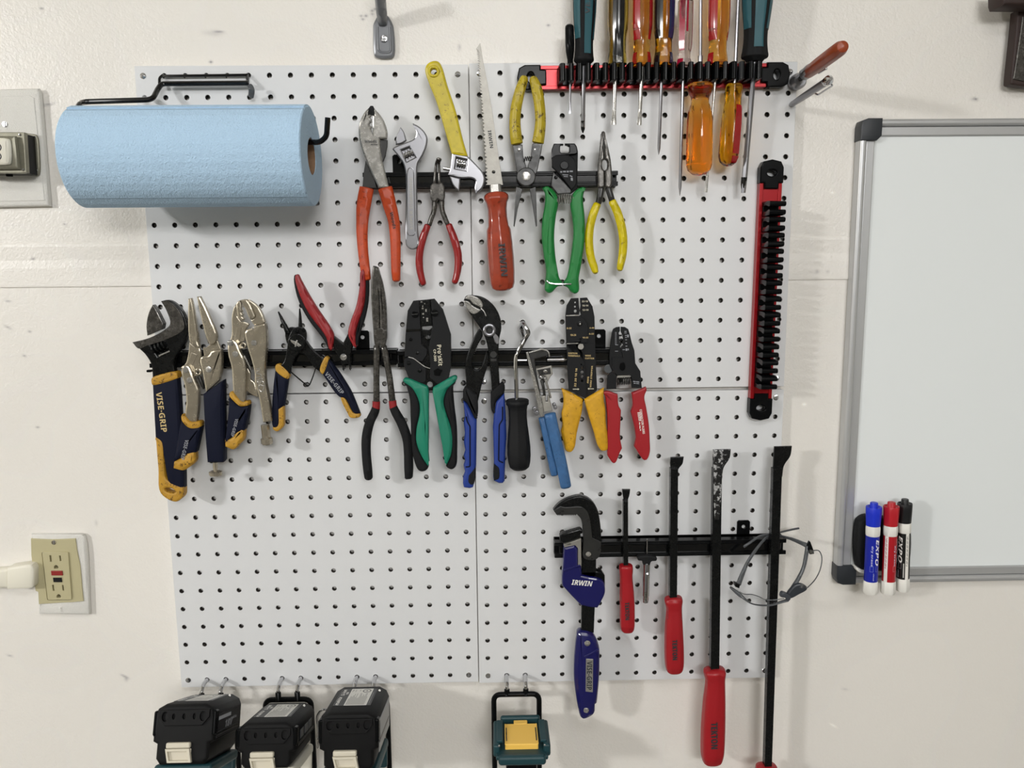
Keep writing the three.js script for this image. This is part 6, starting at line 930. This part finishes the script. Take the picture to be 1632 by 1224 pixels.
HANG.forEach((H, k) => {
  const a = hole(H.i, 31), b = hole(H.i + 1, 31), zf = 0.034, { o, m } = frameOf(H.px, H.py, H.z, H.t);
  TW('battery_hanger', HLAB[k], 'battery hanger', new V3((a.x + b.x) / 2, a.y - 0.05, BZ), 'battery hangers along the bottom edge'); use('P');
  const topY = [a.y - 0.020, a.y - 0.0185, a.y - 0.020, a.y - 0.0155][k], cx = (a.x + b.x) / 2, hw = 0.0305;
  for (const q of [a, b]) {
    p('peg_hook', wire([new V3(q.x, q.y, BZ + 0.0005), new V3(q.x, q.y + 0.0005, 0.026), new V3(q.x, q.y - 0.005, zf), new V3(q.x, q.y - 0.011, zf)], 0.0026, 0.006, 14), M.chrome);
    p('peg_sleeve', turn(new V3(q.x, q.y - 0.0075, zf), new V3(q.x, topY, zf), [[0, 0.003], [0.1, 0.0037], [0.8, 0.0037], [1, 0.005]], { seg: 14 }), M.black);
  }
  p('loop_frame', wire([new V3(cx - hw, topY - 0.14, zf), new V3(cx - hw, topY, zf), new V3(cx + hw, topY, zf), new V3(cx + hw, topY - 0.14, zf)], 0.0036, 0.010, 12), M.black);
  const put = (n, g, mt, par) => { g = Array.isArray(g) ? join(g) : g; g.applyMatrix4(m); return p(n, g, mt, par); };
  if (k < 3) {
    put('mount_tray', [box(0, -[0.066, 0.052, 0.068][k] - 0.0065, 0.045, H.w - 0.004, 0.012, 0.1, 0.004), box(0, -[0.066, 0.052, 0.068][k] - 0.022, 0.0, H.w - 0.006, 0.03, 0.01, 0.004)], holderColour[k]);
  } else {
    const D = 0.084, w = H.w;
    put('tray_floor', box(0, -0.012, D / 2, w - 0.004, 0.006, D, 0.002), M.tealDark);
    put('tray_wall', box(0, -0.005, 0.004, w - 0.016, 0.012, 0.008, 0.0035, 3), M.tealDark);
    for (const s of [-1, 1]) { put('side_rail', box(s * (w / 2 - 0.003), -0.008, D * 0.52, 0.009, 0.016, D * 0.74, 0.003), M.tealDark); put('rail_lip', box(s * (w / 2 - 0.007), 0.0005, D * 0.5, 0.008, 0.004, D * 0.6, 0.0012), M.tealDark); put('corner_screw', dome(new V3(s * (w / 2 - 0.006), 0.0, D * 0.9), 0.0012, 0.0012), M.steel); }
    put('front_lip', box(0, -0.013, D + 0.001, w - 0.010, 0.012, 0.010, 0.004, 3), M.tealDark);
    lab(put('contact_cover', [box(0, -0.006, 0.044, 0.042, 0.008, 0.050, 0.0012), box(0, -0.0045, 0.016, 0.018, 0.006, 0.010, 0.001), box(-0.0205, -0.0025, 0.044, 0.0016, 0.002, 0.048, 0.0004), box(0.0205, -0.0025, 0.044, 0.0016, 0.002, 0.048, 0.0004)], M.yellowPad), 'yellow contact cover');
    for (const s of [-1, 1]) put('contact_blade', box(s * 0.019, -0.0015, 0.046, 0.0012, 0.0012, 0.030, 0.0001, 1), M.gun);
    put('lower_block', box(0.0, -0.04, 0.03, 0.04, 0.05, 0.03, 0.004), M.black);
  }
});
for (let k = 0; k < 3; k++) {
  const H = HANG[k], hgt = [0.066, 0.052, 0.068][k], { o, m } = frameOf(H.px, H.py, H.z, H.t), D = 0.1, w = H.w;
  TW('battery', BLAB[k], 'battery', new V3(o.x, o.y - hgt, o.z), 'power tool batteries on hangers'); use('P');
  const put = (n, g, mt, par) => { g = Array.isArray(g) ? join(g) : g; g.applyMatrix4(m); return p(n, g, mt, par); };
  const taper = (x0, x1, y0, y1, z0, z1, r) => { const g = box((x0 + x1) / 2, (y0 + y1) / 2, (z0 + z1) / 2, x1 - x0, y1 - y0, z1 - z0, r, 3); return g; };
  // crowned upper body with chamfered long edges, then the narrower lower body
  const prof = [[-w / 2 + 0.012, 0], [w / 2 - 0.012, 0], [w / 2 - 0.003, -0.005], [w / 2, -0.012], [w / 2, -hgt * 0.62], [w / 2 - 0.005, -hgt * 0.66], [w / 2 - 0.005, -hgt * 0.9], [w / 2 - 0.010, -hgt], [-w / 2 + 0.010, -hgt], [-w / 2 + 0.005, -hgt * 0.9], [-w / 2 + 0.005, -hgt * 0.66], [-w / 2, -hgt * 0.62], [-w / 2, -0.012], [-w / 2 + 0.003, -0.005]].map(q => new V2(...q)).reverse();
  const body = put('case', slab(prof, 0, D, 0.0045, [], 3), M.battery ??= mat(0x0b0b0c, 0.55, 0, { specularIntensity: 0.4, bumpMap: tSmall, bumpScale: 0.0001 }));
  // front bezel with a row of recesses
  const bz = [[-w / 2 + 0.006, -0.006], [w / 2 - 0.006, -0.006], [w / 2 - 0.006, -0.014], [w / 2 - 0.014, -0.0235], [-w / 2 + 0.014, -0.0235], [-w / 2 + 0.006, -0.014]].map(q => new V2(...q)).reverse();
  const dots = [-0.022, -0.012, 0, 0.012, 0.022].map((x, i) => Array.from({ length: 14 }, (_, j) => new V2(x + (i % 4 ? 0.0016 : 0.0036) * Math.cos(j / 7 * Math.PI), -0.0135 + (i % 4 ? 0.003 : 0.0052) * Math.sin(j / 7 * Math.PI))));
  put('front_bezel', slab(bz, D - 0.002, D + 0.0032, 0.0008, dots), M.battery);
  for (const s of [-1, 1]) { put('side_rib', box(s * (w / 2 - 0.002), -hgt * 0.32, D - 0.006, 0.006, hgt * 0.42, 0.012, 0.0024, 3), M.black); put('side_rib', box(s * (w / 2 + 0.0003), -hgt * 0.52, D * 0.55, 0.002, 0.004, D * 0.8, 0.0008), M.black); }
  const y0 = -hgt * 0.66, lx = -0.004;
  const lt = put('latch_bar', box(lx, y0 - 0.001, D + 0.001, 0.028, 0.0065, 0.007, 0.002, 3), M.latch);
  const lf = [[-0.0145, 0], [0.0135, 0], [0.0165, -0.015], [-0.011, -0.015]].map(([x, y]) => new V2(x + lx, y + y0 - 0.0045)).reverse(), li = [[-0.0115, -0.003], [0.0105, -0.003], [0.0130, -0.0125], [-0.009, -0.0125]].map(([x, y]) => new V2(x + lx, y + y0 - 0.0045));
  put('latch_frame', slab(lf, D - 0.001, D + 0.0045, 0.0008, [li]), M.latch, lt); put('latch_pocket', box(lx + 0.001, y0 - 0.012, D - 0.0002, 0.027, 0.014, 0.002, 0.0003, 1), M.latch, lt);
  // printed label on the upper face
  const lg = new THREE.PlaneGeometry(0.046, 0.062); lg.rotateX(-Math.PI / 2); const lb = new THREE.BoxGeometry(0.046, 0.0005, 0.062).toNonIndexed();
  { const q = lb.attributes.position, uv = lb.attributes.uv; for (let i = 0; i < q.count; i++) uv.setXY(i, q.getX(i) / 0.046 + 0.5, 0.5 - q.getZ(i) / 0.062); }
  lb.translate(-0.001, 0.0002, D * 0.44); put('label', lb, mat(0xffffff, 0.4, 0, { map: labelTexture(k === 1 ? 0 : 1) }));
  put('label_dot', dome(new V3(0.025, 0, 0.020).applyMatrix4(new THREE.Matrix4()), 0.0016, 0.0003).rotateX(0), M.white);
  if (k === 0) { const c = document.createElement('canvas'); c.width = 512; c.height = 256; const g = c.getContext('2d'); g.fillStyle = '#16171a'; g.fillRect(0, 0, 512, 256); g.fillStyle = '#a5a7ac'; g.fillRect(30, 30, 300, 40); g.font = 'bold italic 110px sans-serif'; g.fillText('18V', 180, 180); g.font = 'bold 44px sans-serif'; g.fillText('makita', 330, 120); g.fillRect(20, 200, 120, 26); g.fillStyle = '#55585e'; g.fillRect(170, 205, 300, 6);
    const t = new THREE.CanvasTexture(c); t.colorSpace = THREE.SRGBColorSpace; const sb = new THREE.BoxGeometry(0.0006, 0.026, 0.076).toNonIndexed(), q = sb.attributes.position, uv = sb.attributes.uv; for (let i = 0; i < q.count; i++) uv.setXY(i, 0.5 - q.getZ(i) / 0.076, q.getY(i) / 0.026 + 0.5);
    sb.translate(w / 2 + 0.0002, -0.026, D * 0.55); put('side_label', sb, mat(0xffffff, 0.45, 0, { map: t })); }
  if (k === 1) for (const z of [0.3, 0.5, 0.72]) put('side_label', box(w / 2 + 0.0003, -0.019, D * z, 0.0008, 0.010, 0.016, 0.0002, 1), M.smoke);
  if (k === 2) put('side_label', box(w / 2 + 0.0004, -0.030, D * 0.52, 0.0012, 0.036, 0.086, 0.0004, 1), M.aluDark);
}
{ // wire clip between the batteries
  const z = 0.05; use('P'); const q = (x, y, zz = z) => at(490 + x / 7.467, 1060 + y / 7.463, zz);
  TW('spring_clip', 'bent chrome wire clip hanging beside the tall battery', 'clip', q(125, 980)); use('P');
  p('wire_loop', wire([q(232, 535, 0.045), q(190, 525), q(150, 548), q(112, 610), q(125, 760), q(118, 900), q(118, 985), q(134, 960), q(140, 860), q(165, 700), q(172, 620), q(205, 580)], 0.0015, 0.005, 10), M.chrome);
  p('hinge_bead', dome(q(136, 885, z), 0.002, 0.003), M.chrome);
}
renderer.render(scene, camera);
